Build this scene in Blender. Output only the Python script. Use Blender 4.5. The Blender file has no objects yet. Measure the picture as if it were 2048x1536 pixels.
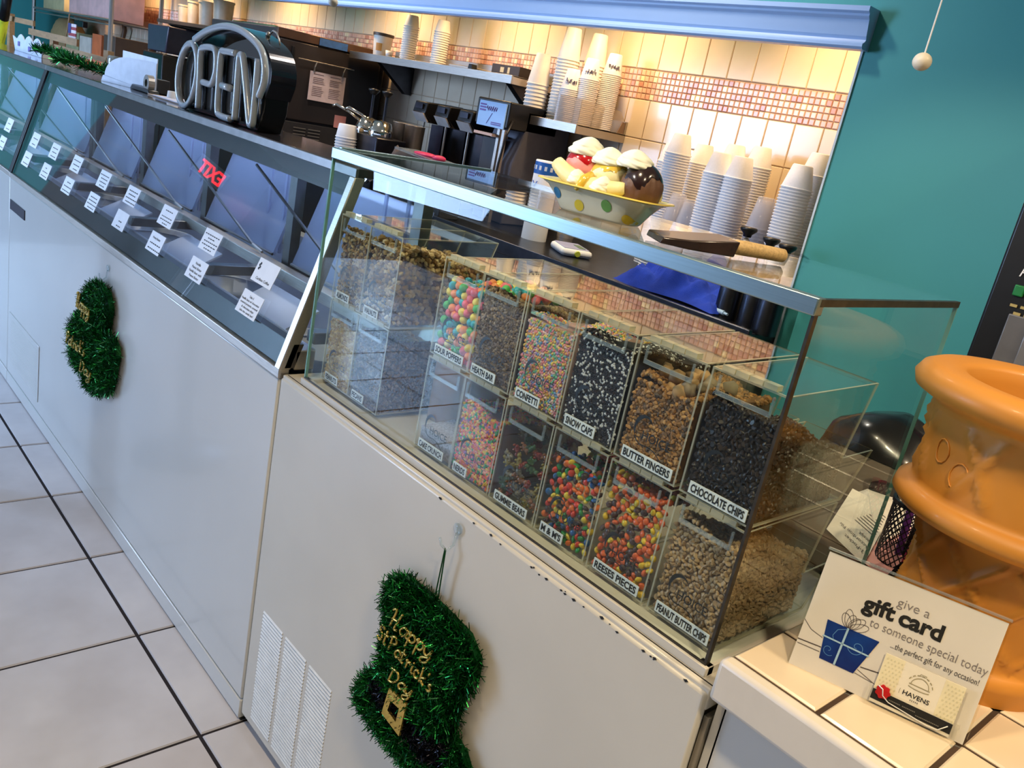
import bpy, bmesh, math, random
from mathutils import Vector, Matrix, noise
S = bpy.context.scene
COL = S.collection
PI = math.pi
rnd = random.Random(7)

# ---------------------------------------------------------------- camera
CAM = Vector((0.0, 0.0, 1.43))
cd = bpy.data.cameras.new('camera'); cam = bpy.data.objects.new('camera', cd); COL.objects.link(cam)
RW = ((0.64522915, 0.73918133, 0.19310699), (0.34742172, -0.05877381, -0.93586526), (-0.68042449, 0.67093711, -0.29473023))
ax, ay, az = Vector(RW[0]), -Vector(RW[1]), -Vector(RW[2])
cam.matrix_world = Matrix(((ax.x, ay.x, az.x, CAM.x), (ax.y, ay.y, az.y, CAM.y), (ax.z, ay.z, az.z, CAM.z), (0, 0, 0, 1)))
cd.sensor_width = 36.0; cd.lens = 1685.69 / 2048 * 36.0; cd.clip_start = 0.02; cd.clip_end = 100
S.camera = cam

# ---------------------------------------------------------------- world, lights, exposure
S.view_settings.view_transform = 'Standard'; S.view_settings.look = 'None'
S.view_settings.gamma = 1.0; S.view_settings.use_curve_mapping = False
S.view_settings.exposure = EXPO = 0.0
S.cycles.use_denoising = True
S.cycles.transparent_max_bounces = 40
S.cycles.max_bounces = 9; S.cycles.diffuse_bounces = 4; S.cycles.glossy_bounces = 5
S.cycles.sample_clamp_indirect = 6.0
S.cycles.caustics_reflective = False; S.cycles.caustics_refractive = False
w = bpy.data.worlds.new('world'); S.world = w; w.use_nodes = True
w.node_tree.nodes['Background'].inputs[0].default_value = (0.75, 0.82, 1.0, 1)
w.node_tree.nodes['Background'].inputs[1].default_value = 0.25

def area(name, loc, target, sx, sy, power, col, spread=180):
    l = bpy.data.lights.new(name, 'AREA'); l.shape = 'RECTANGLE'; l.size = sx; l.size_y = sy
    l.energy = power; l.color = col; l.spread = math.radians(spread)
    o = bpy.data.objects.new(name, l); COL.objects.link(o); o.location = loc
    o.rotation_euler = (Vector(target) - Vector(loc)).to_track_quat('-Z', 'Y').to_euler()
    return o
def spot(name, loc, target, power, col, size=1.2, blend=0.6, r=0.03):
    l = bpy.data.lights.new(name, 'SPOT'); l.energy = power; l.color = col; l.spot_size = size; l.spot_blend = blend
    l.shadow_soft_size = r
    o = bpy.data.objects.new(name, l); COL.objects.link(o); o.location = loc
    o.rotation_euler = (Vector(target) - Vector(loc)).to_track_quat('-Z', 'Y').to_euler()
    return o
BLUE = (0.44, 0.64, 1.0); WARM = (1.0, 0.78, 0.50); AMBER = (1.0, 0.66, 0.34)
# daylight through the shop windows, behind and to the left of the photographer
area('window_daylight', (-6.1, -3.15, 1.45), (-5.4, 0, 1.0), 2.2, 1.9, 360, BLUE)
# warm ceiling cans over the customer side; last one added to brighten left wall
for cx_, cy_, pw in ((0.5, 0.1, 30), (0.6, 1.3, 24), (-0.7, 0.1, 20), (-1.0, -1.4, 5), (-9.0, 0.2, 30)):
    spot('ceiling_can_light', (cx_, cy_, 2.66), (cx_, cy_, 0), pw * 3.4, WARM, 2.3, 0.8, 0.07)
spot('wall_fill_spot', (-1.7, -0.9, 2.62), (-0.72, 2.19, 0.92), 150, (1.0, 0.90, 0.78), 0.46, 0.5, 0.05)  # added spot without a known fixture, brightens the lower teal wall
# warm lamps over the back aisle, and under-header lamps hidden behind the niche header
for px_ in (-1.55, -2.35, -3.15, -4.1, -5.4, -6.6, -7.8, -9.0):
    spot('niche_puck_light', (px_, 2.40, 2.05), (px_, 2.62, 1.4), 26, AMBER, 2.4, 0.9, 0.05)
for px_ in (-1.9, -3.6, -5.6):
    spot('aisle_can_light', (px_, 1.62, 2.66), (px_, 1.9, 0), 60, (1.0, 0.86, 0.74), 2.2, 0.8, 0.07)

# ---------------------------------------------------------------- mesh helpers
ROOTM = {}
class MB:
    def __init__(s): s.v = []; s.f = []; s.m = []
    def add(s, vs, fs, mi=0):
        b = len(s.v); s.v.extend([tuple(p) for p in vs]); s.f.extend([tuple(i + b for i in q) for q in fs]); s.m.extend([mi] * len(fs)); return s
    def box(s, a, b, mi=0):
        x0, y0, z0 = (min(a[i], b[i]) for i in range(3)); x1, y1, z1 = (max(a[i], b[i]) for i in range(3))
        return s.add([(x0,y0,z0),(x1,y0,z0),(x1,y1,z0),(x0,y1,z0),(x0,y0,z1),(x1,y0,z1),(x1,y1,z1),(x0,y1,z1)],
                     [(0,3,2,1),(4,5,6,7),(0,1,5,4),(1,2,6,5),(2,3,7,6),(3,0,4,7)], mi)
    def obox(s, c, size, M, mi=0):
        hx, hy, hz = size[0]/2, size[1]/2, size[2]/2
        vs = [Vector(c) + M @ Vector((x*hx, y*hy, z*hz)) for z in (-1, 1) for x, y in ((-1,-1),(1,-1),(1,1),(-1,1))]
        return s.add(vs, [(0,3,2,1),(4,5,6,7),(0,1,5,4),(1,2,6,5),(2,3,7,6),(3,0,4,7)], mi)
    def prism(s, poly, axis, a, b, mi=0):
        # poly in the two other axes (cyclic order), extruded along axis from a to b
        n = len(poly)
        def mk(p, t): return {'x': (t, p[0], p[1]), 'y': (p[0], t, p[1]), 'z': (p[0], p[1], t)}[axis]
        vs = [mk(p, a) for p in poly] + [mk(p, b) for p in poly]
        fs = [tuple(range(n)), tuple(range(2*n-1, n-1, -1))] + [(i, i+n, (i+1) % n + n, (i+1) % n) for i in range(n)]
        ar = sum(poly[i][0]*poly[(i+1) % n][1] - poly[(i+1) % n][0]*poly[i][1] for i in range(n))
        if (ar > 0) == ((b > a) == (axis != 'y')): fs = [tuple(reversed(q)) for q in fs]
        fs = [tuple(reversed(q)) for q in fs] if False else fs
        return s.add(vs, fs, mi)
    def lathe(s, prof, c=(0,0,0), n=24, mi=0, ang=2*PI, M=None):
        full = abs(ang - 2*PI) < 1e-6; k = len(prof); vs = []; fs = []
        cols = n if full else n + 1
        for i in range(cols):
            a = ang * i / n
            for r, z in prof:
                p = Vector((r*math.cos(a), r*math.sin(a), z)); p = M @ p if M else p
                vs.append(Vector(c) + p)
        for i in range(n):
            j = (i + 1) % cols
            for q in range(k - 1): fs.append((i*k+q, j*k+q, j*k+q+1, i*k+q+1))
        return s.add(vs, fs, mi)
    def tube(s, pts, r, n=8, closed=False, mi=0, cap=True):
        pts = [Vector(p) for p in pts]; m = len(pts); vs = []; fs = []
        rr = r if isinstance(r, (list, tuple)) else [r] * m
        up = None
        for i, p in enumerate(pts):
            a = pts[i-1] if (i or closed) else p; b = pts[(i+1) % m] if (i < m-1 or closed) else p
            t = (b - a).normalized() if (b - a).length > 1e-9 else Vector((0, 0, 1))
            if up is None: up = Vector((0, 0, 1)) if abs(t.z) < 0.9 else Vector((1, 0, 0))
            u = (up - t * up.dot(t)); u = u.normalized() if u.length > 1e-6 else t.orthogonal().normalized(); up = u; v = t.cross(u)
            for k in range(n):
                q = 2*PI*k/n; vs.append(p + (u*math.cos(q) + v*math.sin(q)) * rr[i])
        for i in range(m if closed else m - 1):
            j = (i + 1) % m
            for k in range(n): fs.append((i*n+k, i*n+(k+1) % n, j*n+(k+1) % n, j*n+k))
        if cap and not closed: fs += [tuple(reversed(range(n))), tuple((m-1)*n+k for k in range(n))]
        return s.add(vs, fs, mi)
    def ell(s, c, r, nu=12, nv=8, mi=0, fn=None):
        rx, ry, rz = r if isinstance(r, (tuple, list)) else (r, r, r); vs = []; fs = []
        for i in range(nv + 1):
            t = PI*i/nv
            for j in range(nu):
                p = 2*PI*j/nu; d = Vector((math.sin(t)*math.cos(p), math.sin(t)*math.sin(p), math.cos(t)))
                k = fn(d) if fn else 1.0
                vs.append((c[0]+rx*d.x*k, c[1]+ry*d.y*k, c[2]+rz*d.z*k))
        for i in range(nv):
            for j in range(nu): fs.append((i*nu+j, (i+1)*nu+j, (i+1)*nu+(j+1) % nu, i*nu+(j+1) % nu))
        return s.add(vs, fs, mi)
    def xf(s, M): s.v = [tuple(M @ Vector(p)) for p in s.v]; return s
    def join(s, o, M=None, mi=None):
        b = len(s.v); s.v.extend([tuple(M @ Vector(p)) for p in o.v] if M else o.v)
        s.f.extend([tuple(i + b for i in q) for q in o.f]); s.m.extend(o.m if mi is None else [mi]*len(o.f)); return s
    def mesh(s, name, mats, smooth=False):
        me = bpy.data.meshes.new(name); me.from_pydata(s.v, [], s.f)
        for m in (mats if isinstance(mats, (list, tuple)) else [mats]): me.materials.append(m)
        if any(s.m): me.polygons.foreach_set('material_index', s.m)
        if smooth:
            me.polygons.foreach_set('use_smooth', [True]*len(s.f))
            if isinstance(smooth, float): me.set_sharp_from_angle(angle=smooth)
        me.update(); return me

def props(o, label=None, cat=None, group=None, kind=None):
    if label: o['label'] = label
    if cat: o['category'] = cat
    if group: o['group'] = group
    if kind: o['kind'] = kind
    return o
def link(name, me, parent=None):
    o = bpy.data.objects.new(name, me); COL.objects.link(o)
    if parent is not None: o.parent = parent
    return o
def thing(name, label, cat, loc=(0,0,0), rz=0.0, group=None, rot=None, kind=None):
    o = bpy.data.objects.new(name, None); COL.objects.link(o); o.empty_display_size = 0.05
    o.location = loc; o.rotation_euler = rot if rot else (0, 0, rz)
    ROOTM[o.name] = Matrix.Translation(loc) @ (Matrix.Rotation(rz, 4, 'Z') if not rot else __import__('mathutils').Euler(rot).to_matrix().to_4x4())
    return props(o, label, cat, group, kind)
def topof(o):
    while o.parent is not None: o = o.parent
    return o
def put(name, mb, mats, parent=None, smooth=False, local=False, bevel=0.0, label=None, kind=None):
    """a part: mesh given in world space (or in its thing's space when local)"""
    if parent is not None and not local:
        Mi = ROOTM[topof(parent).name].inverted(); mb.xf(Mi)
    o = link(name, mb.mesh(name, mats, smooth), parent)
    if bevel:
        b = o.modifiers.new('bevel', 'BEVEL'); b.width = bevel; b.segments = 2; b.limit_method = 'ANGLE'; b.angle_limit = 0.6
        if not smooth:
            o.data.polygons.foreach_set('use_smooth', [True]*len(o.data.polygons)); o.data.set_sharp_from_angle(angle=0.6)
    return props(o, label, None, None, kind)
def solo(name, mb, mats, label, cat, group=None, smooth=False, bevel=0.0, kind=None, origin=None):
    """a thing that is one mesh, given in world space"""
    if origin is None:
        xs = [p[0] for p in mb.v]; ys = [p[1] for p in mb.v]; zs = [p[2] for p in mb.v]
        origin = ((min(xs)+max(xs))/2, (min(ys)+max(ys))/2, min(zs))
    mb.xf(Matrix.Translation(-Vector(origin)))
    o = put(name, mb, mats, None, smooth, True, bevel); o.location = origin
    return props(o, label, cat, group, kind)
def struct(name, mb, mats, smooth=False, bevel=0.0):
    o = put(name, mb, mats, None, smooth, True, bevel); ROOTM[o.name] = Matrix.Identity(4); o['kind'] = 'structure'; return o
def dup(root, loc, label=None, group=None, rz=None):
    r = root.copy(); COL.objects.link(r); r.location = loc
    if rz is not None: r.rotation_euler = (0, 0, rz)
    if label: r['label'] = label
    if group: r['group'] = group
    for ch in list(root.children):
        c = ch.copy(); COL.objects.link(c); c.parent = r
        for g in ch.children:
            d = g.copy(); COL.objects.link(d); d.parent = c
    return r

# ---------------------------------------------------------------- materials
def lin(c): return tuple(((x/255)/12.92 if x/255 <= 0.04045 else ((x/255+0.055)/1.055)**2.4) for x in c)
def mat(name, col, rough=0.5, metal=0.0, var=0.06, scale=30.0, bump=0.0, bscale=200.0, coat=0.0, spec=0.5, stretch=None, emit=0.0, sss=0.0, col2=None, trans=0.0):
    m = bpy.data.materials.new(name); m.use_nodes = True; nt = m.node_tree; b = nt.nodes['Principled BSDF']
    c = lin(col)
    tc = nt.nodes.new('ShaderNodeTexCoord'); mp = nt.nodes.new('ShaderNodeMapping'); nz = nt.nodes.new('ShaderNodeTexNoise')
    nt.links.new(tc.outputs['Object'], mp.inputs[0]); nt.links.new(mp.outputs[0], nz.inputs['Vector'])
    if stretch: mp.inputs['Scale'].default_value = stretch
    nz.inputs['Scale'].default_value = scale; nz.inputs['Detail'].default_value = 3
    rp = nt.nodes.new('ShaderNodeValToRGB'); nt.links.new(nz.outputs[0], rp.inputs[0])
    lo = lin(col2) if col2 else tuple(x*(1-var) for x in c)
    hi = c if col2 else tuple(min(1, x*(1+var)) for x in c)
    rp.color_ramp.elements[0].color = (*lo, 1); rp.color_ramp.elements[1].color = (*hi, 1)
    rp.color_ramp.elements[0].position = 0.35; rp.color_ramp.elements[1].position = 0.65
    nt.links.new(rp.outputs[0], b.inputs['Base Color'])
    b.inputs['Roughness'].default_value = rough; b.inputs['Metallic'].default_value = metal
    b.inputs['Specular IOR Level'].default_value = spec
    b.inputs['Coat Weight'].default_value = coat; b.inputs['Coat Roughness'].default_value = 0.08
    if trans: b.inputs['Transmission Weight'].default_value = trans
    if sss: b.inputs['Subsurface Weight'].default_value = sss; b.inputs['Subsurface Radius'].default_value = (0.01, 0.006, 0.004)
    if emit: nt.links.new(rp.outputs[0], b.inputs['Emission Color']); b.inputs['Emission Strength'].default_value = emit
    if bump:
        n2 = nt.nodes.new('ShaderNodeTexNoise'); n2.inputs['Scale'].default_value = bscale; n2.inputs['Detail'].default_value = 2
        nt.links.new(mp.outputs[0], n2.inputs['Vector'])
        bp = nt.nodes.new('ShaderNodeBump'); bp.inputs['Strength'].default_value = bump; bp.inputs['Distance'].default_value = 0.002
        nt.links.new(n2.outputs[0], bp.inputs['Height']); nt.links.new(bp.outputs[0], b.inputs['Normal'])
    return m
def glass(name, tint=(1,1,1), ior=1.5, rough=0.0, refl=(1,1,1), haze=0.0, hazecol=(0.8,0.85,0.85)):
    m = bpy.data.materials.new(name); m.use_nodes = True; nt = m.node_tree; nt.nodes.clear()
    out = nt.nodes.new('ShaderNodeOutputMaterial'); mx = nt.nodes.new('ShaderNodeMixShader')
    tr = nt.nodes.new('ShaderNodeBsdfTransparent'); tr.inputs[0].default_value = (*tint, 1)
    gl = nt.nodes.new('ShaderNodeBsdfGlossy'); gl.inputs[0].default_value = (*refl, 1); gl.inputs['Roughness'].default_value = rough
    ge = nt.nodes.new('ShaderNodeNewGeometry'); mr = nt.nodes.new('ShaderNodeMapRange'); fr = nt.nodes.new('ShaderNodeFresnel')
    mr.inputs['To Min'].default_value = ior; mr.inputs['To Max'].default_value = 1/ior
    nt.links.new(ge.outputs['Backfacing'], mr.inputs[0]); nt.links.new(mr.outputs[0], fr.inputs['IOR'])
    nt.links.new(fr.outputs[0], mx.inputs[0]); nt.links.new(tr.outputs[0], mx.inputs[1]); nt.links.new(gl.outputs[0], mx.inputs[2])
    last = mx
    if haze:
        df = nt.nodes.new('ShaderNodeBsdfDiffuse'); df.inputs[0].default_value = (*hazecol, 1); m2 = nt.nodes.new('ShaderNodeMixShader')
        m2.inputs[0].default_value = haze; nt.links.new(mx.outputs[0], m2.inputs[1]); nt.links.new(df.outputs[0], m2.inputs[2]); last = m2
    nt.links.new(last.outputs[0], out.inputs[0]); return m
def emis(name, col, k):
    m = bpy.data.materials.new(name); m.use_nodes = True; nt = m.node_tree; nt.nodes.clear()
    out = nt.nodes.new('ShaderNodeOutputMaterial'); e = nt.nodes.new('ShaderNodeEmission'); e.inputs[0].default_value = (*lin(col), 1); e.inputs[1].default_value = k
    nt.links.new(e.outputs[0], out.inputs[0]); return m
MT = {}
def M_(name, *a, **k):
    if name not in MT: MT[name] = mat(name, *a, **k)
    return MT[name]
G_CASE = glass('case_glass', (0.95, 0.985, 0.975), 1.22)
G_EDGE = mat('glass_edge', (110, 165, 155), 0.15, var=0.1)
G_ACR = glass('acrylic', (0.975, 0.975, 0.96), 1.24)
G_AEDGE = glass('acrylic_edge', (0.80, 0.78, 0.66), 1.49, 0.05, haze=0.38, hazecol=(0.78, 0.74, 0.58))
WHITE = mat('white_enamel', (205, 205, 200), 0.28, var=0.02, scale=3, coat=0.35)
WHITE2 = mat('white_enamel_aged', (206, 201, 188), 0.38, var=0.03, scale=4, coat=0.15)
STEEL = mat('brushed_steel', (182, 174, 164), 0.42, 0.9, var=0.10, scale=60, stretch=(0.4, 12, 12))
DSTEEL = mat('dark_steel', (78, 78, 84), 0.30, 1.0, var=0.12, scale=20)
BLACKP = mat('black_plastic', (17, 17, 19), 0.35, var=0.15)
DARK = mat('dark_grey', (48, 46, 48), 0.5, var=0.1)
TEAL = mat('teal_paint', (68, 162, 160), 0.55, var=0.03, scale=2.0, bump=0.05, bscale=90)
PAPER = mat('white_paper', (236, 236, 236), 0.8, var=0.02)
INK = mat('black_ink', (18, 17, 17), 0.7, var=0.1)

# ---------------------------------------------------------------- flat lettering (default font)
TXT = {}
def text_mesh(body, bold=0.0, shear=0.0):
    key = (body, bold, shear)
    if key in TXT: return TXT[key]
    c = bpy.data.curves.new('t', 'FONT'); c.body = body; c.size = 1.0; c.resolution_u = 3; c.offset = bold; c.shear = shear
    c.fill_mode = 'FRONT'
    o = bpy.data.objects.new('t', c); COL.objects.link(o)
    dg = bpy.context.evaluated_depsgraph_get(); dg.update()
    me = bpy.data.meshes.new_from_object(o.evaluated_get(dg))
    vs = [tuple(v.co) for v in me.vertices]; fs = [tuple(p.vertices) for p in me.polygons]
    bpy.data.objects.remove(o); bpy.data.curves.remove(c); bpy.data.meshes.remove(me)
    x0 = min((v[0] for v in vs), default=0); x1 = max((v[0] for v in vs), default=1)
    TXT[key] = (vs, fs, x0, x1); return TXT[key]
def txt(mb, body, o, ux, uy, height=None, width=None, bold=0.0, shear=0.0, mi=0, squash=1.0, center=False):
    """lay text on a plane; o = lower-left corner of the line, ux/uy unit axes; cap height ~0.7*size"""
    vs, fs, x0, x1 = text_mesh(body, bold, shear); o = Vector(o); ux = Vector(ux); uy = Vector(uy)
    sy = height/0.7 if height else None
    sx = width/(x1-x0) if width else sy*squash
    if sy is None: sy = sx
    off = -(x1-x0)/2 - x0 if center else -x0
    return mb.add([o + ux*((v[0]+off)*sx) + uy*(v[1]*sy) for v in vs], fs, mi)
_all = ['OPEN','CHOICE','HOICE','ALMONDS','WALNUTS','PEANUTS','PECANS','SOUR POPPERS','HEATH BAR','CONFETTI','SNOW CAPS','BUTTER FINGERS','CHOCOLATE CHIPS','CAKE CRUNCH','NERDS','GUMMIE BEARS','M & M\'S','REESES PIECES','PEANUT BUTTER CHIPS']
for b_ in _all: text_mesh(b_, 0.012)
# ================================================================ THE SETTING
Y2 = 2.75      # tiled back wall
Y1 = 2.19      # teal wall with the niche opening
CEIL = 2.75
FLOORT = [mat('floor_tile_%d' % i, c, 0.22, var=0.05, scale=6, col2=c2, coat=0.2) for i, (c, c2) in enumerate([((214,211,214),(203,199,201)), ((218,215,217),(206,203,206)), ((212,207,208),(200,194,194))])]
GROUT = mat('floor_grout', (38, 34, 40), 0.9, var=0.2)
mb = MB().box((-10.2, -3.3, -0.06), (3.2, 2.9, -0.004)); floor = struct('floor', mb, GROUT)
PX, PY, GX, GY = 0.4087, 0.4087, -1.4653, 0.7055; g = 0.0042
tile_me = []
for m in FLOORT:
    q = MB(); b = 0.002; s = PX - 2*g
    q.add([(0,0,-0.004),(s,0,-0.004),(s,s,-0.004),(0,s,-0.004),(b,b,0),(s-b,b,0),(s-b,s-b,0),(b,s-b,0)], [(4,5,6,7),(0,1,5,4),(1,2,6,5),(2,3,7,6),(3,0,4,7)])
    tile_me.append(q.mesh('tile', m))
for i in range(-12, 7):
    for j in range(-9, 3):
        o = link('tile', rnd.choice(tile_me), floor); o.location = (GX + i*PX + g, GY + j*PY + g, 0)
        if j == 0: pass

# tiled back wall: large cream tiles over and under a mosaic band
TILEM = mat('cream_wall_tile', (226, 209, 182), 0.30, var=0.03, scale=5, col2=(218, 197, 168), coat=0.25)
WGROUT = mat('wall_grout', (188, 158, 128), 0.9)
wall_back = struct('wall_back', MB().box((-10.2, Y2+0.004, 0), (3.2, Y2+0.12, CEIL)), WGROUT)
TW, TH, T0 = 0.1115, 0.1515, -1.784
def tile_mesh(name, w_, h_, d_, m):
    q = MB(); b = 0.0025
    q.add([(0,0.006,0),(w_,0.006,0),(w_,0.006,h_),(0,0.006,h_),(0,-d_+0.002,0),(w_,-d_+0.002,0),(w_,-d_+0.002,h_),(0,-d_+0.002,h_),(b,-d_,b),(w_-b,-d_,b),(w_-b,-d_,h_-b),(b,-d_,h_-b)],
          [(8,9,10,11),(4,5,9,8),(5,6,10,9),(6,7,11,10),(7,4,8,11),(0,1,5,4),(1,2,6,5),(2,3,7,6),(3,0,4,7)]); return q
tg = 0.0028
tq = tile_mesh('wall_tile', TW-tg, TH-tg, 0.001, TILEM); tme = tq.mesh('wall_tile', TILEM)
rest = MB()
rows = [1.7205, 1.7205+TH, 1.604-TH, 1.604-2*TH, 1.604-3*TH]
for k in range(-66, 8):
    x = T0 + k*TW
    for r_, z in enumerate(rows):
        if -52 <= k <= 7: o = link('wall_tile', tme, wall_back); o.location = (x+tg/2, Y2, z+tg/2)
        else: rest.join(tq, Matrix.Translation((x+tg/2, Y2, z+tg/2)))
    rest.join(tq, Matrix.Translation((x+tg/2, Y2, rows[-1]-TH+tg/2)))
    rest.join(tq, Matrix.Translation((x+tg/2, Y2, rows[-1]-2*TH+tg/2)))
o = put('wall_tiles_far', rest, TILEM, wall_back, kind='stuff')
MOS = [mat('mosaic_%d' % i, c, 0.3, var=0.05, scale=40, coat=0.2) for i, c in enumerate([(222,184,160), (214,172,150), (188,136,116), (236,216,176), (205,158,138)])]
mp_, mg = 0.02265, 0.002
mq = [tile_mesh('mosaic_tile', mp_-mg, mp_-mg, 0.001, m) for m in MOS]; mme = [q.mesh('mosaic_tile', m) for q, m in zip(mq, MOS)]
far = MB()
for k in range(-345, 33):
    for r_ in range(5):
        x = -1.784 + k*mp_; z = 1.6055 + r_*mp_; c = rnd.choices(range(5), (10, 8, 4, 2.2, 5))[0]
        if -30 <= k < 30 and -2.47 < x < -1.12:
            o = link('mosaic_tile', mme[c], wall_back); o.location = (x, Y2, z)
        else: far.join(mq[c], Matrix.Translation((x, Y2, z)), c)
put('mosaic_tiles_far', far, MOS, wall_back, kind='stuff')

# teal wall with the long niche opening, header over it
xj = -1.197
HB = 1.80
wl = MB().box((xj, Y1, 0), (3.2, Y1+0.10, CEIL)).box((-10.2, Y1, HB), (xj, Y1+0.10, CEIL))
struct('wall_niche', wl, TEAL)
WCORN = mat('niche_corner_bead', (214, 226, 232), 0.5)
struct('trim_2', MB().box((xj-0.006, Y1-0.004, 0.9), (xj, Y1+0.10, 1.80)), WCORN)
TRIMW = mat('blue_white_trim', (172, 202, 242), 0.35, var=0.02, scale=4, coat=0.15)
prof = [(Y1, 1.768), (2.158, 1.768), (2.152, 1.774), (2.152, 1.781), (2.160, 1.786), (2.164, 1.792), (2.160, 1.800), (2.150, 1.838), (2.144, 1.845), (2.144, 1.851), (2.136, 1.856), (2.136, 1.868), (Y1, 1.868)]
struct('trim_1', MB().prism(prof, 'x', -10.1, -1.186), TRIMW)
struct('ceiling', MB().box((-10.2, -3.3, CEIL), (3.2, Y1+0.1, CEIL+0.1)).box((-10.2, Y1+0.05, 2.10), (3.2, Y2+0.1, 2.16)), mat('ceiling_paint', (196, 188, 176), 0.9))
LW = mat('left_wall_wood', (92, 66, 48), 0.6, var=0.2, scale=4)
struct('wall_left', MB().box((-10.3, -1.2, 0), (-10.1, 2.9, CEIL)), TEAL)
struct('wall_left_wood', MB().box((-10.3, -3.3, 0), (-10.1, -1.2, CEIL)), LW)
struct('wall_right', MB().box((3.1, -3.3, 0), (3.3, 2.9, CEIL)), TEAL)
fw = MB()
for a_, b_ in ((-10.2, -7.2), (-5.0, 3.2)): fw.box((a_, -3.4, 0), (b_, -3.2, CEIL))
fw.box((-7.2, -3.4, 0), (-5.0, -3.2, 0.5)).box((-7.2, -3.4, 2.4), (-5.0, -3.2, CEIL))
struct('wall_front', fw, mat('front_wall_paint', (96, 84, 72), 0.8))
SKYP = emis('window_sky', (150, 190, 255), 0.6)
struct('window_1', MB().box((-7.2, -3.36, 0.5), (-5.0, -3.34, 2.4)), SKYP)
CANL = emis('can_lamp', (255, 236, 205), 9)
for i_, (x, y) in enumerate(((-8.9, -2.2), (-7.9, -2.4))):
    t = thing('ceiling_can', 'small round recessed ceiling lamp reflected in the freezer glass, %s' % ('farther one' if i_ == 0 else 'nearer one'), 'lamp', (x, y, CEIL))
    put('trim_ring', MB().lathe([(0.12, 0), (0.12, -0.012), (0.095, -0.012), (0.095, 0)], n=20), WCORN, t, local=True)
    put('lamp_disc', MB().lathe([(0.0001, -0.006), (0.095, -0.006)], n=20), CANL, t, local=True)
ex = thing('exit_sign', 'red lit EXIT sign mirrored in the slanted freezer glass', 'sign', (-10.07, -2.5, 2.05))
put('plate', MB().box((-10.1, -2.72, 1.99), (-10.07, -2.30, 2.23)), WCORN, ex, bevel=0.004)
q = MB(); txt(q, 'EXIT', (-10.068, -2.68, 2.03), (0, 1, 0), (0, 0, 1), 0.16, 0.34, 0.02); put('lettering', q, emis('exit_red', (255, 40, 50), 6), ex)
# ================================================================ FREEZERS AND GLASS CASE
FY = 0.797; FZ = 0.8575; XD = -1.468
# ---- topping freezer
XF0, XF1 = -1.463, -0.392
tf = thing('topping_freezer', 'off-white chest freezer with louvred vents under the glass topping case', 'freezer', ((XF0+XF1)/2, 1.1, 0))
put('body', MB().box((XF0+0.002, FY+0.006, 0.03), (XF1-0.012, 1.30, FZ-0.03)), WHITE2, tf, bevel=0.004)
put('front_panel', MB().box((XF0, FY, 0.028), (XF1, FY+0.012, FZ-0.006)), WHITE2, tf, bevel=0.005)
put('top_ledge', MB().box((XF0, FY+0.004, FZ-0.03), (XF1+0.002, 1.30, FZ)), WHITE2, tf, bevel=0.003)
put('kick_plate', MB().box((XF0+0.01, FY+0.03, 0), (XF1-0.02, 1.27, 0.03)), BLACKP, tf)
put('side_trim', MB().box((XF1-0.001, FY+0.012, 0.03), (XF1+0.006, 1.2, FZ-0.04)), mat('freezer_side', (150, 142, 128), 0.4, var=0.05, scale=3), tf)
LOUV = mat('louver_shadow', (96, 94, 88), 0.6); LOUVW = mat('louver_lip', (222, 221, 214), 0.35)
for c_ in range(3):
    x0 = -1.414 + c_*0.102; lv = MB()
    for k in range(33):
        z = 0.326 - k*0.0086
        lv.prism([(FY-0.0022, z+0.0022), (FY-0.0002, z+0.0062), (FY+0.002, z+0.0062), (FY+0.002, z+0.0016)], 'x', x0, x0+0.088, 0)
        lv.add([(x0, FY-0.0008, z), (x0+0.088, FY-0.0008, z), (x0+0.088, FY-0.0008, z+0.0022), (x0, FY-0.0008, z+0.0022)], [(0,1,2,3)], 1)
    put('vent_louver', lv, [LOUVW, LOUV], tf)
ch = MB()
for k in range(22):
    x = rnd.uniform(-0.95, -0.4); r = rnd.uniform(0.001, 0.0028); z = FZ-0.0065-rnd.uniform(0, .006)
    ch.add([(x-r*1.6, FY-0.0004, z), (x, FY-0.0004, z-r), (x+r*1.9, FY-0.0004, z+.0004), (x+r*.5, FY-0.0004, z+r)], [(0,1,2,3)])
put('paint_chips', ch, INK, tf, kind='stuff')
put('seam', MB().box((XF0+0.006, FY+0.0115, FZ-0.006), (XF1-0.002, FY+0.0135, FZ+0.0003)), INK, tf)

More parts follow.
